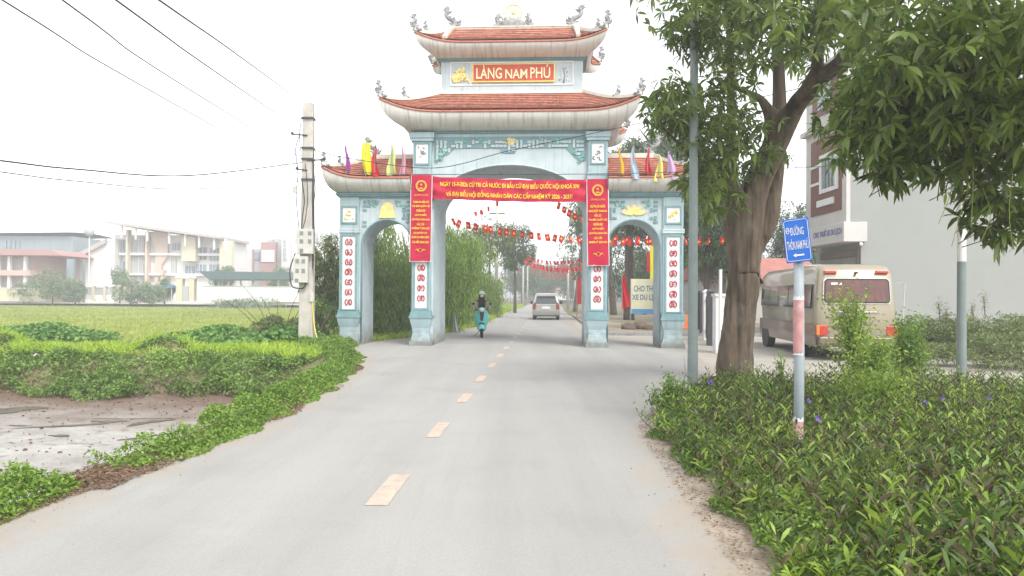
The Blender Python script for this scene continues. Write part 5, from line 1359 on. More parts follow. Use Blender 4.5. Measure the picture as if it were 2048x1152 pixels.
# crown: whorls of long leaves spread through blobs (px, py, Y, rx px, ry px, depth m, count)
CR = [(1345, 215, 11.9, 55, 46, .9, 200), (1416, 300, 12.3, 54, 60, 1.0, 240), (1420, 210, 12.6, 70, 55, 1.0, 170), (1400, 370, 12.2, 32, 45, .6, 80), 
      (1390, 30, 11.2, 60, 42, 1.2, 150), (1470, 40, 11.5, 85, 60, 1.5, 260), (1560, 40, 12, 110, 62, 2.0, 330), (1440, -40, 11.5, 140, 70, 2.2, 260), (1400, 90, 11.8, 22, 34, .5, 30),
      (1490, 110, 13.4, 50, 38, 1.0, 50), (1496, 300, 13.0, 50, 55, .8, 120), (1450, 400, 12.9, 34, 32, .5, 50), (1580, 312, 13.5, 18, 28, .3, 10), (1474, 215, 13.9, 30, 40, .8, 34),
      (1640, 50, 13.2, 70, 62, 1.0, 200), (1612, 120, 14.6, 40, 36, .6, 40), (1700, 20, 10.6, 85, 50, 1.0, 170), (1640, -60, 10, 200, 70, 2.5, 260),
      (1764, 170, 8.2, 66, 80, 1.0, 210), (1830, 110, 7.6, 105, 105, 1.2, 330), (1930, 90, 7.0, 125, 115, 1.3, 330), (2030, 120, 6.8, 110, 130, 1.3, 260),
      (1780, 250, 8.0, 85, 62, .9, 190), (1870, 250, 7.6, 90, 70, 1.0, 220), (1960, 230, 7.2, 90, 75, 1.0, 220), (2050, 260, 7.2, 70, 70, 1.0, 140), (1840, -30, 7.6, 240, 60, 1.8, 260),
      (1730, 300, 8.2, 42, 34, .5, 38), (1800, 335, 8.0, 40, 32, .5, 32), (1880, 340, 7.7, 26, 30, .4, 16), (1950, 345, 7.9, 40, 48, .6, 60), (1985, 420, 7.9, 52, 42, .6, 80), (2040, 380, 7.9, 36, 52, .6, 50), (1712, 225, 8.4, 34, 50, .5, 46), (2005, 465, 7.8, 32, 22, .4, 24), (1660, 235, 9.2, 18, 28, .4, 10)]
rng = np.random.default_rng(77)
wc_ = []
for (px, py, Y, rx, ry, dp, n_) in CR:
    n_ = int(n_ * .48)
    c = np.array(at(px, py, Y)); k = Y / F_PX
    q = rng.normal(size=(n_, 3)); q = q / np.linalg.norm(q, axis=1, keepdims=True) * rng.uniform(.25, 1.05, (n_, 1)) ** .5
    q += .20 * rng.normal(size=(n_, 3))
    wc_.append(c + q * np.array([rx * k, dp, ry * k]))
wc_ = np.concatenate(wc_)
pp = []; dd = []; ll = []; tw = MB()
for i, c in enumerate(wc_):
    ax = unit(rng.normal(size=3) * .55 + np.array([0, -.25, .55]))
    s_ = unit(np.cross(ax, [.3, 1, .2])); t_ = np.cross(ax, s_); n_ = rng.integers(6, 9); a0 = rng.uniform(0, 6.28)
    L0 = rng.uniform(.14, .24)
    for j in range(n_):
        a_ = a0 + 2 * PI * j / n_ + rng.normal() * .12
        d = (s_ * math.cos(a_) + t_ * math.sin(a_)) * .95 + ax * rng.uniform(-.1, .35) + np.array([0, 0, -.28])
        pp.append(c + d * .012); dd.append(d); ll.append(L0 * rng.uniform(.8, 1.1))
    if i % 2 == 0:
        q = c - ax * rng.uniform(.12, .3) + rng.normal(size=3) * .04; tw.tube([tuple(q), tuple(c)], [.006, .004], 3, False)
pp = np.array(pp); ll = np.array(ll)
leaves('crown', pp, np.array(dd), ll, ll * .285, 'leaf_tree', tree, seed=78, droop=.28)
tw.build('twigs', 'bark_dark', tree)
hg = MB()                                                # hanging aerial stems on the far right
for i in range(26):
    px = rng.uniform(1900, 2045); py = rng.uniform(60, 330); Y = rng.uniform(6.9, 7.8); L_ = rng.uniform(.25, .75)
    if i > 18: py = rng.uniform(300, 400)
    p0 = at(px, py, Y); hg.tube(spl([p0, p0 + Vector((rng.normal() * .05, 0, -L_ * .5)), p0 + Vector((rng.normal() * .10, 0, -L_))], 4), .0035, 3, False)
hg.build('hanging_stems', mat('stem_yellow', (.26, .30, .06), .8, .2, 4), tree)

# ================================================================== OTHER TREES AND SHRUBS
def crown_pts(rng, rx, ry, rz, K, M, lob=.34, lo=.25, flat=False):
    P_ = []; D_ = []
    for k in range(K):
        q = rng.normal(size=3); q /= np.linalg.norm(q); q *= rng.uniform(lo, 1) ** .5
        if flat and q[2] < -.2: q[2] *= .5
        c = q * np.array([rx, ry, rz]) * (1 - lob * .6); s_ = lob * rng.uniform(.55, 1.2)
        m_ = int(M * rng.uniform(.5, 1.4))
        u = rng.normal(size=(m_, 3)); u /= np.linalg.norm(u, axis=1, keepdims=True); u *= rng.uniform(.35, 1.0, (m_, 1)) ** .5
        P_.append(c + u * np.array([rx, ry, rz]) * s_); D_.append(u)
    return np.concatenate(P_), np.concatenate(D_)
def bg_tree(label, x, y, h, rx, rz, seed, m='leaf_far', K=26, M=260, L=.16, W=.4, name='tree', cat='tree', hang=.4, trunk=.14, lean=0, group=None, zc=None, ry=None, lob=.34, bark='bark_dark', lo=.25, z0=0):
    rng = np.random.default_rng(seed); o = thing(name, label, cat, (x, y, z0), 0, group)
    zc = zc if zc is not None else h - rz
    P_, D_ = crown_pts(rng, rx, ry or rx, rz, K, M, lob, lo)
    P_ = P_ + np.array([lean, 0, zc]); P_[:, 2] = np.maximum(P_[:, 2], .08)
    D_ = D_ * .7 + rng.normal(size=D_.shape) * .5 + np.array([0, 0, -hang])
    ls = L * rng.uniform(.6, 1.25, len(P_))
    leaves('crown', P_, D_, ls, ls * W, m, o, seed=seed, droop=.3, long=False)
    if trunk:
        t = MB(); g = random.Random(seed)
        top = (lean * .9, 0, zc + rz * .5)
        t.tube(spl([(0, 0, -.1), (lean * .25 + g.uniform(-.1, .1), 0, zc * .4), (lean * .7 + g.uniform(-.1, .1), 0, zc), top], 4), [trunk * (1.25 - 1.05 * k / 12) for k in range(13)], 8)
        for k in range(6):
            a_ = g.uniform(0, 6.28); z_ = zc - rz * .5 + rz * k * .15; q = .75
            t.tube([(lean * .6, 0, z_ * .9), (lean + rx * q * .5 * math.cos(a_), (ry or rx) * q * .5 * math.sin(a_), z_ + rz * .25), (lean + rx * q * math.cos(a_), (ry or rx) * q * math.sin(a_), z_ + rz * .45)], [trunk * .45, trunk * .3, trunk * .08], 5)
        t.build('trunk', bark, o, smooth=True)
    return o
# bamboo and thickets along the left side beyond the gate
def bamboo(label, x, y, h, r, seed, K=44, M=420, z_lo=.03):
    rng = np.random.default_rng(seed); o = thing('bamboo_clump', label, 'bamboo', (x, y, 0), 0, 'bamboo and bushes beyond the gate')
    P_ = []; D_ = []
    for k in range(K):                                   # arching culms with drooping sprays
        a_ = rng.uniform(0, 6.28); rr_ = r * rng.uniform(.15, 1) ** .6; hh_ = h * rng.uniform(.55, 1.0)
        cx, cy = rr_ * math.cos(a_), rr_ * math.sin(a_)
        m_ = int(M * rng.uniform(.7, 1.3)); t = rng.uniform(z_lo, 1, m_) ** .75
        wdt = .22 * r + .30 * (1 - t) ** .5
        x_ = cx * (t * .35 + .65) + rng.normal(size=m_) * wdt * .5; y_ = cy * (t * .35 + .65) + rng.normal(size=m_) * wdt * .5
        z_ = hh_ * t - .35 * np.hypot(x_ - cx * .6, y_ - cy * .6) - .2 * rng.uniform(size=m_)
        P_.append(np.stack([x_, y_, np.maximum(z_, .1)], 1)); D_.append(np.stack([rng.normal(size=m_) * .4, rng.normal(size=m_) * .4, -1 + 0 * x_], 1))
    P_ = np.concatenate(P_); D_ = np.concatenate(D_); ls = rng.uniform(.10, .22, len(P_))
    leaves('foliage', P_, D_, ls, ls * .26, 'leaf_bamboo', o, seed=seed, droop=.2, long=False)
    t = MB(); g = random.Random(seed)
    for k in range(12):
        a_ = g.uniform(0, 6.28); q = r * .5
        t.tube([(q * .5 * math.cos(a_), q * .5 * math.sin(a_), 0), (q * math.cos(a_), q * math.sin(a_), h * .5), (q * 1.5 * math.cos(a_), q * 1.5 * math.sin(a_), h * .82)], [.035, .028, .012], 6)
    t.build('culms', mat('culm', (.20, .20, .09), .7, .3, 4), o, smooth=True)
    return o
bamboo('dense drooping green bamboo filling the lower left arch of the gate', -5.4, 28.5, 3.9, 1.6, 101)
bamboo('tall drooping bamboo visible just inside the left pier of the middle arch', -3.7, 32.0, 5.2, 1.7, 102, 46)
bamboo('bright yellowish bamboo behind the scooter rider', -3.1, 36.5, 5.6, 1.8, 103, 46)
bamboo('bamboo clump around the nearest roadside pole beyond the scooter rider', -2.7, 42.5, 5.3, 1.6, 104, 40)
bamboo('small light green drooping clump at the bend beyond the scooter rider', -1.9, 52, 3.6, 1.5, 105, 26)
bamboo('dark leafy bamboo high up behind the left arch', -6.4, 34, 5.6, 1.3, 106, 34)
bg_tree('dense dark bush behind the left arch of the gate', -6.0, 31.0, 4.4, 1.3, 2.1, 120, K=30, M=420, L=.15, hang=.2)
bg_tree('leafy shrub between the concrete pole and the left pier of the gate', -6.55, 25.8, 3.9, .85, 1.8, 121, m='leaf_shrub', K=26, M=210, L=.13, trunk=.05, name='shrub', cat='shrub')
bg_tree('low green bush at the foot of the outer left pier', -6.3, 24.3, 1.5, .75, .75, 122, m='leaf_bank', K=16, M=220, L=.10, trunk=.03, name='shrub', cat='shrub')
bg_tree('low bush left of the concrete pole at the field edge', -7.6, 24.2, .95, .9, .46, 123, m='leaf_shrub', K=18, M=260, L=.10, trunk=.03, name='shrub', cat='shrub')
# thin bare branches beside the pole
sb = MB(); g = random.Random(4)
for k in range(9):
    a_ = -1.2 + .3 * k; p0 = Vector((-8.2 + k * .12, 24.6, 0.1)); L_ = 1.2 + .7 * g.random()
    p1 = p0 + Vector((math.sin(a_) * L_ * .5, g.uniform(-.2, .2), L_ * .6)); p2 = p1 + Vector((math.sin(a_) * L_ * .7, g.uniform(-.2, .2), L_ * .45))
    sb.tube(spl([p0, p1, p2], 4), [.018, .016, .014, .012, .011, .010, .008, .006, .003], 4)
sb.build('bare_shrub', 'stem_brown', label='leafless shrub with thin arching branches left of the concrete pole', cat='shrub')
sb = MB(); p0 = gnd(668, 690); sb.tube([p0 + Vector((-.75, .5, -.1)), p0 + Vector((-.45, .35, .55)), p0 + Vector((-.05, .15, 1.15))], [.06, .055, .04], 8); sb.build('leaning_log', 'bark_dark', label='dark log leaning against the outer left pier of the gate', cat='log')
# grey cloth draped in the bamboo
b = MB(); c = at(912, 660, 31.0)
b.grid(lambda u, v_: (c.x + .02 + (u - .5) * .28 * (1 - v_ * .7) - .12 * v_, c.y + .06 * math.sin(u * 9), .02 + .85 * v_), 10, 8); b.build('tarp', mat('tarp_grey', (.34, .33, .36), .8, .2, 6), label='crumpled grey sheet hanging at the foot of the bamboo left of the scooter', cat='sheet')

# right side beyond the gate
def br(label, px, Y, h, rx, rz, seed, **kw): return bg_tree(label, at(px, 590, Y).x, Y, h, rx, rz, seed, **kw)
br('tall leaning tree whose trunk stands at the left edge of the right arch', 1228, 58, 12.0, 3.0, 3.8, 131, K=30, M=360, L=.24, trunk=.24, lean=-1.0, zc=8.0)
br('tall grey green tree with thick trunk behind the rental board', 1258, 46, 12.2, 3.0, 3.6, 132, K=36, M=420, L=.22, trunk=.30, zc=8.2)
br('broad tree rising above the right roof of the gate', 1330, 44, 13.0, 3.6, 4.0, 133, K=40, M=420, L=.22, trunk=.26, zc=9)
br('tall airy tree at the right edge of the middle arch', 1150, 72, 11.6, 3.0, 4.2, 134, K=26, M=300, L=.26, hang=.6, trunk=.2, lean=1.2)
br('dark tree seen in the gap between the grey post and the big trunk', 1412, 33, 8.2, 1.5, 3.0, 135, K=30, M=380, L=.18, trunk=.16, zc=4.6)
br('tree with dark trunk further back between the gate and the big trunk', 1445, 40, 9.5, 2.0, 3.6, 136, K=32, M=360, L=.2, trunk=.2, zc=5.4)
br('rounded tree right behind the big trunk beside the white building', 1590, 48, 8.2, 2.1, 3.3, 137, K=30, M=420, L=.2, trunk=.2, zc=4.9)
br('low dark trees filling the right arch behind the board', 1290, 60, 6.0, 4.2, 2.5, 138, K=34, M=330, L=.24, trunk=.15, zc=3.6)
br('dark low hedge tree between the right pier and the grey post', 1392, 50, 6.5, 2.5, 2.8, 139, K=26, M=300, L=.22, trunk=.15, zc=3.6)
# roadside trees beyond the bend
br('airy tree left of the far road above the bamboo', 1030, 66, 8.4, 2.2, 2.6, 141, K=22, M=220, L=.26, hang=.5, trunk=.14)
br('thin tree above the bamboo beside the roadside pole', 978, 52, 7.2, 2.0, 1.9, 142, K=20, M=200, L=.22, trunk=.10, m='leaf_shrub')
br('hazy round tree at the far end of the road, left one', 1085, 150, 9, 7, 4, 143, K=24, M=200, L=.5, trunk=.3)
br('hazy wide tree at the far end of the road, middle one', 1122, 170, 10, 9, 4.5, 144, K=26, M=200, L=.55, trunk=.3)
br('hazy tree at the far end of the road, right one by the pier', 1160, 140, 8.5, 6, 3.8, 145, K=24, M=200, L=.5, trunk=.3)
br('faint grey tree behind the last roadside pole', 1045, 130, 8, 4, 3.4, 146, K=20, M=180, L=.45, trunk=.2)
def f_v(x, y):
    d = lerp_pl(y, LE) - x
    return ((d > -.1) & (d < 1.6 + .02 * y)) * sm(23, 25, y) * (1 - sm(90, 100, y))
P, rng = area_points(34000, 151, f_v, (-8, 3, 24, 100))
leaves('roadside_grass', np.column_stack([P, np.zeros(len(P))]), rng.normal(size=(len(P), 3)) * .45 + np.array([0, 0, 1.0]), rng.uniform(.12, .40, len(P)) * (1 + .02 * (P[:, 1] - 25)), rng.uniform(.02, .05, len(P)), 'grass_bright', seed=152, droop=.35, long=False, kind='stuff')

# ---- right hand foreground plants
def sapling(label, px, py, Y, h, r, seed, K=16, M=60, m='leaf_sapling', L=.06, name='sapling', lob=.30, stems=4, W=.45):
    p = gnd(px, py); x = at(px, py, Y).x
    rng = np.random.default_rng(seed); o = thing(name, label, 'shrub' if name == 'shrub' else 'sapling', (x, Y, 0))
    t = MB(); pp = []; dd = []
    for k in range(K):
        a_ = rng.uniform(0, 6.28); hh_ = h * rng.uniform(.35, 1.0); q = r * rng.uniform(.1, 1) * (1.15 - .6 * hh_ / h)
        tip = np.array([q * math.cos(a_), q * math.sin(a_), hh_])
        b0 = np.array([0, 0, hh_ * .45]); t.tube([tuple(b0 * np.array([1, 1, .6])), tuple((b0 + tip) / 2 + np.array([0, 0, .05])), tuple(tip)], [.008, .006, .002], 4, False)
        m_ = M; u = rng.uniform(.15, 1.05, m_); b_ = b0 + (tip - b0) * u[:, None] + rng.normal(size=(m_, 3)) * r * .13
        pp.append(b_); dd.append(rng.normal(size=(m_, 3)) + np.array([0, 0, .2]))
    t.tube([(0, 0, 0), (.02, 0, h * .4), (0, 0, h * .85)], [.018, .013, .005], 6)
    pp = np.concatenate(pp); dd = np.concatenate(dd); ls = L * rng.uniform(.7, 1.3, len(pp))
    leaves('foliage', pp, dd, ls, ls * W, m, o, seed=seed, droop=.2, long=False)
    t.build('stem', 'stem_green', o, smooth=True); return o
sapling('light green feathery sapling growing in front of the rear of the minibus', 1708, 750, 11.6, 1.78, .80, 161, K=36, M=66, L=.07)
sapling('bright green sapling to the right of the minibus rear', 1812, 740, 12.6, 1.28, .55, 162, K=26, M=110, m='leaf_road', L=.065)
sapling('small feathery sapling just behind the hedge below the minibus bumper', 1750, 760, 10.9, 1.02, .55, 163, K=24, M=90, L=.065)
sapling('low spreading plant with small bright leaflets in the hedge right of the sign post', 1760, 870, 8.4, .78, .75, 164, K=34, M=110, m='leaf_sapling', L=.055)
sapling('thin leafy weed beside the foot of the big trunk', 1562, 760, 11.6, .78, .14, 165, K=8, M=26, m='leaf_hedge_light', L=.06)
sapling('bright low bush at the left corner of the hedge near the road', 1345, 850, 9.7, .52, .42, 166, K=20, M=110, m='leaf_road', L=.055, name='shrub')
def rb(label, px, Y, h, rx, rz, seed, **kw): return bg_tree(label, at(px, 590, Y).x, Y, h, rx, rz, seed, name='shrub', cat='shrub', m='leaf_shrub', group='bushes in front of the blank wall', trunk=.03, hang=-.2, zc=h * .5, ry=1.3, lo=.1, **kw)
rb('bush in front of the blank wall left of the far grey post', 1860, 20.5, 1.15, 1.4, .60, 171, K=26, M=330, L=.085)
rb('wide bush in front of the wall right of the far grey post', 1975, 19.5, 1.20, 1.6, .68, 172, K=30, M=360, L=.085)
rb('bush at the right edge of the photo in front of the wall', 2075, 19.5, 1.15, 1.4, .65, 173, K=26, M=330, L=.085)
rb('low bush directly right of the minibus against the wall', 1800, 22.0, .95, 1.1, .55, 174, K=20, M=280, L=.085)
rb('low ragged bush nearest the pale path at the right', 1990, 16.8, .75, 1.9, .42, 175, K=28, M=330, L=.075)
rb('low ragged bush on the path side left of the far grey post', 1840, 17.2, .6, 1.3, .34, 176, K=20, M=280, L=.075)
for i, (px, h_, lb) in enumerate([(1878, 1.75, 'tall dry weed stalk left of the far grey post'), (1945, 1.70, 'dry weed stalk just right of the far grey post'), (1968, 1.95, 'tallest dry weed stalk right of the far grey post'), (1892, 1.6, 'shorter dry weed stalk nearest the far grey post on its left')]):
    Y = 20.2; x = at(px, 640, Y).x; o = thing('weed_stalk', lb, 'weed', (x, Y, .3), 0, 'dry weed stalks above the bushes')
    b = MB(); b.tube(spl([(0, 0, -.3), (.03, 0, h_ * .4), (-.02, 0, h_ - .6)], 4), .010, 4); g = random.Random(i)
    for k in range(7):
        z_ = (h_ - .6) * (.5 + .07 * k); b.tube([(0, 0, z_), (g.uniform(-.1, .1), g.uniform(-.05, .05), z_ + .14)], [.006, .003], 3)
    b.build('stalk', 'stem_brown', o)
    rng = np.random.default_rng(i); P_ = rng.normal(size=(130, 3)) * np.array([.05, .05, .16]) + np.array([0, 0, h_ - .72]); leaves('seed_head', P_, rng.normal(size=(130, 3)) + np.array([0, 0, .6]), .05, .02, 'leaf_shrub', o, seed=i, long=False)
# ================================================================== BUILDING WITH THE BLANK WALL
mat('wall_grey', (.285, .295, .277), .9, .05, .5, bump=.03, dirt=((.25, .255, .238), .5, .8, .5, .25), streak=((.26, .255, .235), .62, .85, .35))
mat('wall_white', (.52, .50, .47), .85, .07, 1, streak=((.42, .38, .33), .58, .82, .4)); mat('brown_panel', (.16, .065, .045), .6, .15, 3); mat('shutter', (.20, .20, .19), .5, .2, 2)
mat('window_teal', (.10, .17, .17), .15, .3, 2, spec=.8); mat('door_brown', (.17, .13, .10), .6, .2, 2); mat('sign_ink', (.08, .09, .28), .6, .1)
o = thing('house', 'tall pale house with blank grey side wall and brown framed window facing the road', 'house', (0, 0, 0))
b = MB(); b.box(12.73, 16.6, 27.0, 30.9, 0, 10.8); b.box(16.6, 34, 27.0, 30.9, 0, 8.25); b.build('side_wall', 'wall_grey', o)
b = MB(); b.box(12.33, 12.728, 27.0, 30.68, 4.37, 10.78); b.build('side_wall', 'wall_grey', o)
b = MB(); b.box(12.18, 12.33, 26.98, 30.7, 4.35, 10.8); b.build('upper_front', 'wall_white', o, bevel=.01)
X = 12.18
b = MB(); b.box(X - .04, X + .02, 27.35, 30.1, 4.85, 7.85); pn = b.build('window_surround', 'brown_panel', o)
b = MB(); 
for (y0, y1, z0, z1) in ((27.55, 27.75, 5.65, 7.15), (28.95, 29.15, 5.65, 7.15), (27.75, 28.95, 5.65, 5.80), (27.75, 28.95, 7.0, 7.15), (27.9, 29.4, 5.15, 5.40)): b.box(X - .10, X - .04, y0, y1, z0, z1)
b.build('window_frame', 'white_paint', pn)
for z_ in (6.05, 6.75):
    b = MB(); b.box(X - .08, X - .04, 29.16, 30.1, z_, z_ + .1); b.build('ledge', 'white_paint', pn)
b = MB(); b.box(X - .07, X - .05, 27.75, 28.95, 5.80, 7.0); gl = b.build('window', 'window_teal', pn)
for k in range(3):
    b = MB(); b.box(X - .09, X - .07, 28.0 + k * .3, 28.04 + k * .3, 5.8, 7.0); b.build('mullion', 'door_brown', gl)
b = MB(); b.box(X - .25, X + .02, 27.003, 30.7, 8.15, 8.35); b.build('balcony_slab', 'wall_white', o)
b = MB(); b.box(X - .03, X + .02, 27.6, 30.0, 8.75, 10.3); pn = b.build('window_surround', 'brown_panel', o)
b = MB(); b.box(X - .06, X - .03, 28.2, 29.4, 9.0, 10.1); b.build('window', 'window_teal', pn)
b = MB(); b.box(12.0, 12.86, 26.78, 30.4, 3.62, 4.34); cn = b.build('canopy', 'wall_white', o, bevel=.02)
b = MB(); SGN = Matrix.Translation((12.0, 30.2, 4.0)) @ Matrix.Rotation(R(-90), 4, 'Z')
text(b, 'CHO THUÊ XE DU LỊCH', .75, 3.25, -.14, .20, 0, .012, .01, SGN); b.build('lettering', 'sign_ink', cn)
b = MB(); b.box(12.68, 12.725, 27.3, 30.3, .05, 3.1); b.build('garage_door', 'shutter', o)
b = MB(); b.box(12.66, 12.725, 27.1, 27.28, 0, 3.4); b.box(12.66, 12.725, 27.28, 30.4, 3.12, 3.4); b.build('door_frame', 'door_brown', o)
b = MB(); b.ball((12.6, 26.72, 3.52), .07, 8, 6); b.tube([(12.6, 26.78, 3.6), (12.6, 26.72, 3.52)], .02, 5); b.build('lamp', 'white_paint', o)

# low house with a faded red roof behind the minibus
mat('roof_faded', (.40, .17, .14), .8, .15, 2, streak=((.25, .12, .1), .5, .8, .4))
o = thing('house', 'low house with a faded red sheet roof behind the minibus and the big trunk', 'house', (14.5, 42, 0))
b = MB(); b.box(-3.6, 3.0, 0, 5, 0, 2.6); b.build('wall', 'wall_white', o)
b = MB(); b.prism([(-4.0, 2.55), (3.4, 2.55), (3.4, 2.63), (3.0, 3.9), (-3.6, 3.9), (-4.0, 2.63)], -.5, 5.4); 
b.v = [(x, y if z < 3 else 2.4 + (y - 2.4) * .1, z) for x, y, z in b.v]; b.build('roof', 'roof_faded', o)
b = MB(); b.box(-2.6, -1.6, -.02, .05, 0, 2.0); b.build('door', 'door_brown', o)
b = MB(); b.box(.3, 1.7, -.02, .05, .9, 2.0); b.build('window', 'window_teal', o)

# fence and white gate pier between the gate and the trunk
o = thing('fence', 'dark railing with white posts running back between the grey post and the big trunk', 'fence', (0, 0, 0))
for i in range(6):
    Y = 24 + i * 3.2; x = at(1420, 590, 24).x + i * .70
    b = MB(); b.box(x - .09, x + .09, Y - .09, Y + .09, 0, 1.75); b.frustum(x, Y, 1.75, .12, .12, 1.85, .03, .03); b.build('post', 'white_paint' if i == 1 else 'dark_metal', o)
    if i < 5:
        b = MB(); 
        for z_ in (.35, 1.45): b.tube([(x, Y, z_), (x + .70, Y + 3.2, z_)], .025, 6)
        for k in range(20):
            t = (k + .5) / 20; b.tube([(x + .70 * t, Y + 3.2 * t, .1), (x + .70 * t, Y + 3.2 * t, 1.6)], .012, 4)
        b.build('railing', 'dark_metal', o)
x = at(1440, 700, 21.0).x
b = MB(); b.box(x - .17, x + .17, 20.83, 21.17, 0, 1.6); b.box(x - .2, x + .2, 20.8, 21.2, 1.6, 1.68)
b.build('gate_pier', 'white_paint', label='white square masonry pier half hidden by the left side of the big trunk', cat='pier')
x = at(1441, 560, 20.5).x
b = MB(); b.tube([(x, 20.5, 0), (x, 20.5, 2.35)], .045, 10); b.build('pipe', 'white_paint', label='short white pipe standing on end just left of the big trunk', cat='pipe')
mat('plastic_orange', (.72, .20, .06), .5, .1)
x = at(1372, 640, 27).x
o = thing('chair', 'orange plastic chair outside the right pier of the gate', 'chair', (x, 27, 0))
b = MB(); b.box(-.22, .22, -.2, .2, .42, .46); b.build('seat', 'plastic_orange', o, bevel=.01)
b = MB(); b.box(-.22, .22, .18, .22, .46, .92); b.build('backrest', 'plastic_orange', o, bevel=.01)
for sx_ in (-1, 1):
    for sy_ in (-1, 1):
        b = MB(); b.tube([(sx_ * .19, sy_ * .17, .43), (sx_ * .23, sy_ * .21, 0)], [.022, .018], 6); b.build('leg', 'plastic_orange', o)

# rental board on posts
mat('board_cream', (.66, .66, .44), .7, .06, 2, streak=((.5, .5, .36), .6, .8, .4)); mat('board_blue', (.10, .28, .52), .6, .1); mat('letter_blue', (.08, .16, .36), .6, .1)
YB = 35; p = at(1262, 628, YB)
o = thing('signboard', 'cream board with blue lettering on posts seen through the right arch', 'signboard', (p.x, YB, 0))
b = MB(); b.box(0, 1.62, 0, .05, .76, 2.40); bd = b.build('board', 'board_cream', o)
b = MB(); b.box(0.02, 1.60, -.004, 0, .76, .98); b.build('blue_band', 'board_blue', bd)
b = MB(); text(b, 'CHO THUÊ', .12, 1.30, 1.80, 2.16, -.001, .01, .014); text(b, 'XE DU LỊCH', .05, 1.40, 1.34, 1.68, -.001, .01, .014); b.build('lettering', 'letter_blue', bd)
for x in (-.02, 1.64):
    b = MB(); b.tube([(x, .03, 0), (x, .03, 2.42)], .028, 6); b.build('post', 'stone_grey', o)
mat('rock_brown', (.15, .105, .085), .95, .35, 3, bump=.8)
for i, (px, Y, r, lb) in enumerate([(1258, 33.2, .42, 'brown rock left below the cream board seen through the right arch'), (1283, 33.5, .50, 'large brown rock right under the cream board'), (1302, 33.0, .40, 'flat brown rock at the right below the cream board')]):
    x = at(px, 640, Y).x; rock('rock', lb, 'rock', (x, Y, r * .35), r, 'rock_brown', 30 + i, .55, 'brown rocks under the board')
b = MB(); b.box(3.2, 11.5, 29.6, 29.85, 0, .13); b.build('kerb', 'stone_grey', kind='structure')
b = MB(); b.v = [(3.4, 29.85, .10), (14, 29.85, .10), (14, 60, .10), (4.8, 60, .10)]; b.f = [(0, 1, 2, 3)]; b.build('bare_earth', mat('bare_earth', (.30, .25, .20), .95, .2, 1, bump=.3, dirt=((.16, .17, .06), .5, .6, .8, .35)), kind='structure')

# red flags and standing banners
mat('flag_red', (.62, .02, .03), .6, .1, 3, transl=.3); mat('flag_star', (.85, .62, .05), .6, .05)
def droop_flag(label, px, py0, py1, Y, wd, pole_h, side=1):
    t = at(px, py0, Y); bt = at(px, py1, Y); o = thing('flag', label, 'flag', (t.x, Y, 0)); h = t.z - bt.z
    b = MB(); b.tube([(0, 0, 0), (0, 0, max(pole_h, t.z + .1))], .022, 6); b.build('pole', 'stone_grey', o)
    b = MB(); b.grid(lambda u, v_: (side * u * wd * (.35 + .65 * (1 - v_)) + .02 * math.sin(v_ * 7), .07 * math.sin(u * 9 + v_ * 3), bt.z + h * v_ + .10 * h * u * (1 - v_)), 12, 12); b.build('cloth', 'flag_red', o, smooth=True)
droop_flag('red flag hanging from its pole left of the cream board in the right arch', 1244, 552, 618, 34.0, .40, 2.7)
droop_flag('dark red flag hanging over the road beyond the bamboo', 1021, 514, 543, 66, .75, 5.2)
o = thing('standing_banner', 'narrow upright red banner beside the right pier at the far end of the middle arch', 'banner', (at(1158, 590, 52).x, 52, 0))
b = MB(); cloth(b, -.14, .16, .98, 2.8, 0, .02, 6, 12); b.build('cloth', 'flag_red', o, smooth=True)
b = MB(); b.tube([(-.16, 0, 0), (-.16, 0, 2.9)], .025, 6); b.build('pole', 'stone_grey', o)
o = thing('standing_banner', 'yellow and red banner hanging in the tree at the right side of the right arch', 'banner', (at(1305, 590, 40).x, 40, 0))
b = MB(); cloth(b, -.13, .13, 2.5, 4.4, 0, .03, 6, 12); b.build('cloth', 'flag_yellow', o, smooth=True)
b = MB(); cloth(b, -.30, -.14, 2.9, 4.0, .02, .03, 4, 10); b.build('edge_cloth', 'flag_red', o, smooth=True)
b = MB(); b.tube([(.16, 0, 0), (.16, 0, 4.6)], .02, 6); b.build('pole', 'stone_grey', o)

# strings of small flags across the road
fm = []
for v_ in range(3):
    b = MB(); b.grid(lambda u, w_: ((u - .5) * .20, .03 * math.sin(u * 6 + v_ * 2) * w_, -.30 * w_ + .02 * math.sin(u * 4 + v_)), 5, 5); ob = b.build('small_flag', 'flag_red', smooth=True)
    b = MB(); star(b, 0, -.15, .062, -.035, .006); so = b.build('star', 'flag_star', ob); fm.append(ob)
used_fm = [False] * 3
def bunting(label, p0, p1, sag, n_, seed, size=1.0, stars=True):
    o = thing('flag_string', label, 'bunting', p0, 0, 'strings of small red flags'); g = random.Random(seed)
    d = Vector(p1) - Vector(p0); pts = [d * (k / 16) - Vector((0, 0, sag * 4 * (k / 16) * (1 - k / 16))) for k in range(17)]
    b = MB(); b.tube(pts, .008, 4); b.build('string', 'wire', o)
    for k in range(n_):
        t = (k + .5 + g.uniform(-.2, .2)) / n_; q = d * t - Vector((0, 0, sag * 4 * t * (1 - t)))
        i = g.randrange(3); src = fm[i]
        c = src.copy(); C.objects.link(c); c.parent = o; c.location = q; c.rotation_euler = (g.uniform(-.4, .4), g.uniform(-.35, .35), g.uniform(-1.0, 1.0)); c.scale = (size * .85,) * 3
        if stars:
            for ch in src.children: s_ = ch.copy(); C.objects.link(s_); s_.parent = c
bunting('string of red starred flags crossing the middle arch from the bamboo to the right pier', at(848, 424, 30), at(1345, 476, 31), .38, 32, 1, 1.15)
bunting('string of red flags seen through the right arch and beyond it', at(1215, 470, 29.2), at(1520, 470, 31), .12, 13, 2, 1.25)
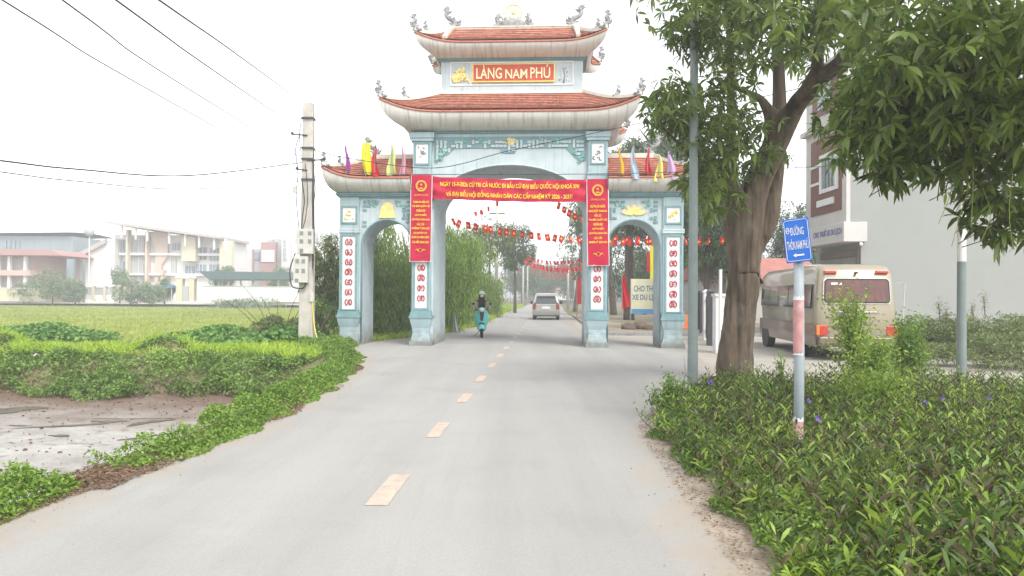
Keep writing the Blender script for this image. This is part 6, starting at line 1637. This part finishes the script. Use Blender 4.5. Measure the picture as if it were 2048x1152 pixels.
bunting('nearest low string of flags over the far road, with pink looking flags', at(1050, 520, 52), at(1180, 528, 52), .45, 16, 3, 1.1, False)
bunting('second string of flags over the far road', at(1052, 512, 60), at(1185, 508, 60), .5, 18, 4, 1.2, False)
bunting('third string of flags over the far road', at(1058, 524, 70), at(1180, 520, 70), .5, 18, 5, 1.2, False)
bunting('fourth string of flags over the far road', at(1060, 530, 80), at(1178, 534, 80), .5, 18, 6, 1.2, False)
bunting('fifth string of flags, faint and low over the far road', at(1062, 540, 90), at(1175, 545, 90), .5, 18, 7, 1.2, False)
bunting('short slanting string of flags in the top right of the middle arch', at(1115, 402, 27), at(1200, 450, 30), .1, 9, 8, 1.0)
bunting('sparse slanting string of flags at the top left of the middle arch', at(945, 424, 34), at(1000, 398, 27), .1, 4, 9, .8, False)
for ob in fm:
    for ch in list(ob.children): bpy.data.objects.remove(ch)
    bpy.data.objects.remove(ob)
# round red lanterns / flags at the far end
# roadside poles further away
mat('pole_far', (.42, .40, .37), .9, .1, 3)
for i, (px, Y, h, lb) in enumerate([(993, 56, 8.4, 'concrete pole standing in the bamboo behind the scooter rider'), (1046, 100, 6.2, 'concrete pole beyond the bamboo at the left of the far road'), (1055, 122, 6.8, 'slim pole second along the far road'), (1062, 148, 7.5, 'faint pole third along the far road'), (1136, 84, 6.5, 'thin pole right of the silver car at the far end'), (1150, 98, 6.5, 'faint thin pole beside the right pier at the far end')]):
    o = thing('roadside_pole', lb, 'utility pole', (at(px, 590, Y).x, Y, 0), 0, 'poles along the far road')
    b = MB(); b.tube([(0, 0, 0), (0, 0, h)], [.16, .10], 8); b.build('shaft', 'pole_far', o, smooth=True)
    b = MB(); b.box(-.6, .6, -.05, .05, h - .7, h - .6); b.build('crossarm', 'dark_metal', o)

# ================================================================== FAR BUILDINGS
mat('far_white', (.72, .71, .69), .9, .05, .3); mat('far_grey', (.43, .44, .44), .9, .06, .3); mat('far_orange', (.62, .50, .42), .9, .06, .3); mat('far_yellow', (.64, .59, .45), .9, .06, .3); mat('far_glass', (.22, .28, .32), .25, .3, .5, spec=.7)  # far building colours are lightened to stand in for thicker haze
mat('far_brown', (.45, .41, .39), .9, .08, .3); mat('far_steel', (.28, .33, .35), .7, .1, .4, sz=(4, 1, .2)); mat('far_pink', (.54, .40, .35), .9, .06, .3); mat('far_red', (.42, .25, .23), .9, .08, .3); mat('far_dark_green', (.09, .14, .13), .8, .1, .5); mat('far_cream', (.60, .55, .40), .9, .06, .3); mat('far_blue', (.10, .24, .36), .7, .08, .3)
mat('far_leaf', (.13, .19, .10), .8, .3, .3, rgb2=(.24, .31, .17), island=True, transl=.2)
def S(px, Y): return at(px, 585, Y).x
def Zf(py, Y, px=200): return at(px, py, Y).z
def fb(mb, p0, p1, q0, q1, Y, d=.3, pxr=200):            # a box given by photo columns p0..p1 and rows q0 (top)..q1 at distance Y
    mb.box(S(p0, Y), S(p1, Y), Y, Y + d, max(-.4, Zf(q1, Y, (p0 + p1) / 2)), Zf(q0, Y, (p0 + p1) / 2)); return mb
YS_ = 112
def part(parent, name, m, p0, p1, q0, q1, Y, d=.3): b = MB(); fb(b, p0, p1, q0, q1, Y, d); return b.build(name, m, parent)
sch = thing('school_building', 'three storey white school with orange and yellow columns and a slanting roof frame', 'school', (0, 0, 0))
part(sch, 'main_wall', 'far_white', 228, 447, 470, 608, YS_, 12)
b = MB()                                                 # big gable slab to the left
Zs = lambda py: Zf(py, YS_ - 2, 200)
b.prism([(S(170, YS_ - 2), -.4), (S(170, YS_ - 2), Zs(508)), (S(228, YS_ - 2), Zs(477)), (S(228, YS_ - 2), -.4)], YS_ - 2, YS_ + 8); sl = b.build('gable_slab', 'far_white', sch)
b = MB(); b.prism([(S(170, YS_), -.4), (S(170, YS_), Zs(509)), (S(228, YS_), Zs(478)), (S(228, YS_), Zs(487)), (S(180, YS_), Zs(513)), (S(180, YS_), -.4)], YS_ - 2.6, YS_ - 2.02); b.build('gable_frame', 'far_brown', sch)
for (p0, p1, nm, m_, q0, q1) in [(231, 249, 'window', 'far_glass', 479, 505), (231, 249, 'window', 'far_glass', 523, 545), (254, 287, 'window', 'far_grey', 474, 511), (254, 287, 'window', 'far_grey', 513, 550), (254, 287, 'window', 'far_grey', 553, 575),
                              (343, 357, 'window', 'far_glass', 486, 500), (341, 352, 'window', 'far_grey', 517, 549), (391, 411, 'window', 'far_glass', 494, 519), (418, 438, 'window', 'far_glass', 496, 521), (391, 411, 'window', 'far_glass', 529, 545), (418, 438, 'window', 'far_glass', 529, 545), (370, 388, 'window', 'far_glass', 532, 548), (231, 249, 'window', 'far_glass', 552, 575)]:
    w_ = part(sch, nm, m_, p0, p1, q0, q1, YS_ - .2, .25)
    for k in range(1, 3): part(w_, 'mullion', 'far_white', p0 + (p1 - p0) * k / 3 - .4, p0 + (p1 - p0) * k / 3 + .4, q0, q1, YS_ - .3, .09)
for (p0, p1, m_, q0, q1) in [(250, 254, 'far_yellow', 459, 600), (289, 293, 'far_orange', 462, 600), (362, 390, 'far_yellow', 473, 522), (438, 462, 'far_yellow', 481, 540), (320, 326, 'far_orange', 540, 600)]: part(sch, 'accent_column', m_, p0, p1, q0, q1, YS_ - 1.5, 1.2)
b = MB(); b.prism([(S(300, YS_), Zf(463, YS_)), (S(338, YS_), Zf(463, YS_)), (S(338, YS_), Zf(510, YS_)), (S(326, YS_), Zf(530, YS_)), (S(322, YS_), Zf(585, YS_)), (S(312, YS_), Zf(585, YS_)), (S(314, YS_), Zf(500, YS_))], YS_ - .6, YS_ - .02); b.build('accent_panel', 'far_orange', sch)
b = MB(); b.prism([(S(231, YS_), Zf(445, YS_)), (S(455, YS_), Zf(474, YS_)), (S(455, YS_), Zf(479, YS_)), (S(231, YS_), Zf(450, YS_))], YS_ - 3, YS_ + 9); b.build('roof', 'far_brown', sch)
for px in (240, 268, 291, 335, 367, 395, 425, 448):
    q = 446 + (px - 231) * .129; part(sch, 'roof_post', 'far_white', px, px + 3, q + 4, q + 28, YS_ - 2.6, .3)
for (q0, q1) in ((506, 511), (547, 551)): part(sch, 'floor_slab', 'far_white', 228, 462, q0, q1, YS_ - .8, .75)
b = MB(); c = at(179, 463, 104); b.ball(c, (.68, .68, .72), 18, 12); 
wt = thing('water_tank', 'grey ball shaped water tank on a thin mast above the gable', 'water tank', (0, 0, 0)); b.build('tank', 'far_grey', wt, smooth=True)
b = MB(); b.tube([(c.x, 104, -.3), (c.x, 104, c.z - .6)], .07, 8); b.build('mast', 'far_white', wt)
# steel hall
Yh = 125
hl = thing('hall', 'long grey steel hall with a low curved roof at the far left', 'hall', (0, 0, 0))
part(hl, 'wall', 'far_steel', -80, 145, 472, 600, Yh, 12)
b = MB(); b.grid(lambda u, v_: (S(-85, Yh) + (S(146, Yh) - S(-85, Yh)) * u, Yh - 1 + 14 * v_, Zf(470, Yh) + .3 * u + .3 * math.sin(v_ * PI) + .05), 20, 6); b.build('roof', 'far_steel', hl, smooth=True)
for k in range(4): part(hl, 'window', 'far_glass', 4 + k * 9, 11 + k * 9, 481, 497, Yh - .2, .25)
# pink low house
Yp = 104
ph_ = thing('house', 'low pink house with white columns and balcony at the left edge of the photo', 'house', (0, 0, 0))
part(ph_, 'wall', 'far_pink', -60, 64, 512, 600, Yp, 8)
for (q0, q1, nm) in ((514, 540, 'veranda_shade'), (560, 574, 'veranda_shade')): part(ph_, nm, 'far_brown', -50, 60, q0, q1, Yp - .1, .12)
for px in (-30, -8, 14, 46): part(ph_, 'column', 'far_white', px, px + 5, 512, 578, Yp - 1.2, .5)
part(ph_, 'balcony', 'far_pink', -60, 60, 540, 551, Yp - 1.5, 1.3)
b = MB(); b.prism([(S(-70, Yp), Zf(513, Yp)), (S(140, Yp), Zf(513, Yp)), (S(120, Yp), Zf(502, Yp)), (S(-70, Yp), Zf(499, Yp))], Yp - 2, Yp + 8); b.build('roof', 'far_red', ph_)
# boundary walls, gate posts, awnings, canopy shed
def wall_thing(name, label, cat, m, p0, p1, q0, q1, Y, d=.3, cap=None, group=None):
    o = thing(name, label, cat, (0, 0, 0), 0, group); part(o, 'wall', m, p0, p1, q0, q1, Y, d)
    if cap: part(o, 'coping', cap, p0 - .5, p1 + .5, q0 - 1.6, q0, Y - .06, d + .12)
    return o
wall_thing('boundary_wall', 'long pale yellow boundary wall in front of the pink house', 'wall', 'far_cream', -90, 132, 577, 603, 98, .3, 'far_white')
gp = thing('school_gate', 'pale school gate with posts and lattice bays below the gable', 'gate', (0, 0, 0))
for px in (160, 184, 207, 233, 246): part(gp, 'post', 'far_cream', px, px + 4, 572, 602, 98, .5)
part(gp, 'beam', 'far_white', 155, 240, 569, 573, 98, .6)
for p0, p1 in ((134, 160), (165, 183), (189, 206), (212, 232)): 
    w_ = part(gp, 'lattice', 'far_white', p0, p1, 590, 599, 98.2, .2)
    b = MB()
    for k in range(6): x = S(p0 + (p1 - p0) * (k + .5) / 6, 98.2); b.box(x - .06, x + .06, 98.2, 98.3, Zf(590, 98.2), Zf(575, 98.2))
    b.box(S(p0, 98.2), S(p1, 98.2), 98.22, 98.28, Zf(576, 98.2), Zf(575, 98.2)); b.build('bars', 'far_grey', w_)
aw = thing('awning', 'thin blue awning on posts in front of the school', 'awning', (0, 0, 0)); part(aw, 'roof', 'far_blue', 282, 345, 571, 576, 96, 3)
for px in (286, 305, 324, 342): part(aw, 'post', 'far_white', px, px + 1.5, 576, 604, 96.2, .12)
cs = thing('canopy_shed', 'open shed with a long dark green roof in front of the far houses', 'shed', (0, 0, 0))
b = MB(); b.prism([(S(409, 96), Zf(543, 96, 400)), (S(588, 96), Zf(545, 96, 500)), (S(594, 96), Zf(559, 96, 500)), (S(430, 96), Zf(560, 96, 430))], 94, 100); b.build('roof', 'far_dark_green', cs)
for px in (436, 455, 480, 505, 530, 555, 580): part(cs, 'post', 'far_white', px, px + 2, 560, 602, 95, .2)
wall_thing('boundary_wall', 'long whitewashed wall below the dark green shed roof', 'wall', 'far_white', 404, 700, 574, 604, 92, .3, 'far_grey')
gp = thing('school_gate', 'cream entrance gate between the blue awning and the white wall', 'gate', (0, 0, 0))
for p0, p1 in ((352, 364), (378, 388)): part(gp, 'post', 'far_cream', p0, p1, 556, 602, 95, .8)
part(gp, 'beam', 'far_white', 350, 392, 552, 557, 95, 1)
part(gp, 'gate_leaf', 'far_grey', 365, 377, 572, 602, 95.2, .1)
# houses further right
Yr = 140
rh = thing('house', 'red brown and grey houses with a white sign wall beyond the shed', 'house', (0, 0, 0))
for nm, m_, p0, p1, q0, q1, dy in [('wall', 'far_red', 474, 506, 498, 600, 0), ('wall', 'far_grey', 503, 522, 498, 600, .5), ('tower', 'far_red', 520, 551, 484, 600, -.6), ('wall', 'far_grey', 549, 562, 476, 600, .4), ('sign_panel', 'far_white', 522, 548, 500, 524, -.8), ('window', 'far_glass', 478, 500, 504, 514, -.1), ('window', 'far_glass', 506, 519, 504, 520, .3), ('sign_panel', 'far_pink', 476, 500, 532, 543, -.1)]: part(rh, nm, m_, p0, p1, q0, q1, Yr + dy, 6 if nm in ('wall', 'tower') else .15)
part(rh, 'roof_tank', 'far_grey', 533, 545, 478, 484, Yr, 1)
tw_ = thing('house', 'tall narrow white house with a ladder of small windows left of the concrete pole', 'house', (0, 0, 0))
part(tw_, 'wall', 'far_white', 562, 580, 474, 600, 138, 6)
for k in range(5): part(tw_, 'window', 'far_grey', 565, 571, 478 + k * 9, 484 + k * 9, 137.8, .25)
bh = thing('building', 'pale building with grey upper floors partly behind the concrete pole', 'building', (0, 0, 0))
part(bh, 'wall', 'far_white', 584, 690, 488, 600, 128, 8); part(bh, 'upper_floor', 'far_grey', 590, 690, 464, 488, 128.2, 7)
for k in range(9): part(bh, 'mullion', 'far_white', 596 + k * 10, 598 + k * 10, 466, 488, 127.9, .25)
b = MB(); b.prism([(S(630, 127), Zf(500, 127, 640)), (S(652, 127), Zf(530, 127, 640)), (S(652, 127), 0), (S(618, 127), 0)], 126.6, 127.6); b.build('ramp_wall', 'far_brown', bh)
# village at the end of the road
for i, (p0, p1, q0, q1, Y, lb) in enumerate([(1072, 1108, 586, 600, 150, 'far house with red roof straight down the road, left one'), (1112, 1150, 582, 600, 160, 'far house with red roof at the end of the road, right one'), (1128, 1164, 572, 600, 178, 'faint pale building behind the far red roofs')]):
    o = thing('house', lb, 'house', (0, 0, 0), 0, 'hazy houses at the end of the road'); part(o, 'wall', 'far_white', p0, p1, q0, q1, Y, 8)
    b = MB(); b.prism([(S(p0 - 1, Y), Zf(q0, Y, 1100)), (S(p1 + 1, Y), Zf(q0, Y, 1100)), (S(p1 - 3, Y), Zf(q0 - 7, Y, 1100)), (S(p0 + 3, Y), Zf(q0 - 7, Y, 1100))], Y - .5, Y + 9); b.build('roof', 'far_red' if i < 2 else 'far_grey', o)
    for k in range(3): part(o, 'window', 'far_glass', p0 + 4 + k * (p1 - p0) / 3, p0 + 9 + k * (p1 - p0) / 3, q0 + 4, q0 + 9, Y - .1, .12)
# trees in front of and between the far buildings
FT = [(105, 97, 4.6, 3.6, 2.3, 'round pale green tree in front of the pink house'), (60, 99, 3.2, 2.2, 1.6, 'small tree before the pink house near the left edge'), (150, 96, 3.8, 1.8, 1.7, 'small tree beside the steel hall corner'),
      (262, 95, 4.0, 2.6, 1.9, 'leafy tree below the school windows'), (300, 94, 3.0, 2.0, 1.4, 'shrubby tree beneath the blue awning'), (240, 103, 5.5, 1.6, 2.2, 'slim tree against the left glass bay of the school'), (448, 104, 6.6, 1.8, 2.0, 'tree rising behind the left end of the dark green shed roof'),
      (562, 110, 6.3, 2.0, 2.2, 'tree between the narrow white house and the red houses'), (330, 97, 3.8, 1.3, 1.8, 'small tree beside the cream entrance gate'), (500, 91, 1.5, 6.0, .9, 'low hedge of bushes along the foot of the white wall')]
for i, (px, Y, h, rx, rz, lb) in enumerate(FT):
    bg_tree(lb, S(px, Y), Y, h, rx, rz, 300 + i, m='far_leaf', K=22, M=150, L=.30, trunk=.08 if h > 2 else .03, group='trees by the far buildings', hang=.1, ry=min(rx, 2.0), z0=-.35, zc=h * .62 if h > 2 else .5)
# tree masses closing the horizon left and right, thinly visible through the haze
rng = np.random.default_rng(9)
def far_mass(name, x0, x1, y0, y1, h, n, seed):
    rng = np.random.default_rng(seed); x = rng.uniform(x0, x1, n); y = rng.uniform(y0, y1, n)
    hh_ = h * (.55 + .45 * clump(x, y, .05, seed)); z = hh_ * rng.uniform(0, 1, n) ** .7
    leaves(name, np.stack([x, y, z], 1), rng.normal(size=(n, 3)) + np.array([0, 0, -.2]), rng.uniform(.9, 1.8, n), rng.uniform(.5, .9, n), 'far_leaf', seed=seed, long=False, kind='stuff')
far_mass('distant_woods', 20, 260, 190, 210, 11, 9000, 61)
far_mass('distant_woods', -260, -12, 196, 214, 5, 7000, 62)
far_mass('distant_woods', 2, 60, 185, 200, 10, 5000, 63)

# ================================================================== HAZE
hz = MB(); hz.box(-610, 610, -210, 1610, -1.6, 14.6)
m = bpy.data.materials.new('haze'); m.use_nodes = True; n = m.node_tree.nodes; n.remove(n['Principled BSDF'])
v = n.new('ShaderNodeVolumePrincipled'); v.inputs['Color'].default_value = (.95, .96, .98, 1); v.inputs['Density'].default_value = HAZE_D; v.inputs['Anisotropy'].default_value = .2
m.node_tree.links.new(v.outputs[0], n['Material Output'].inputs['Volume'])
MATS['haze'] = m
if HAZE_D > 0: hz.build('haze', 'haze', kind='stuff')
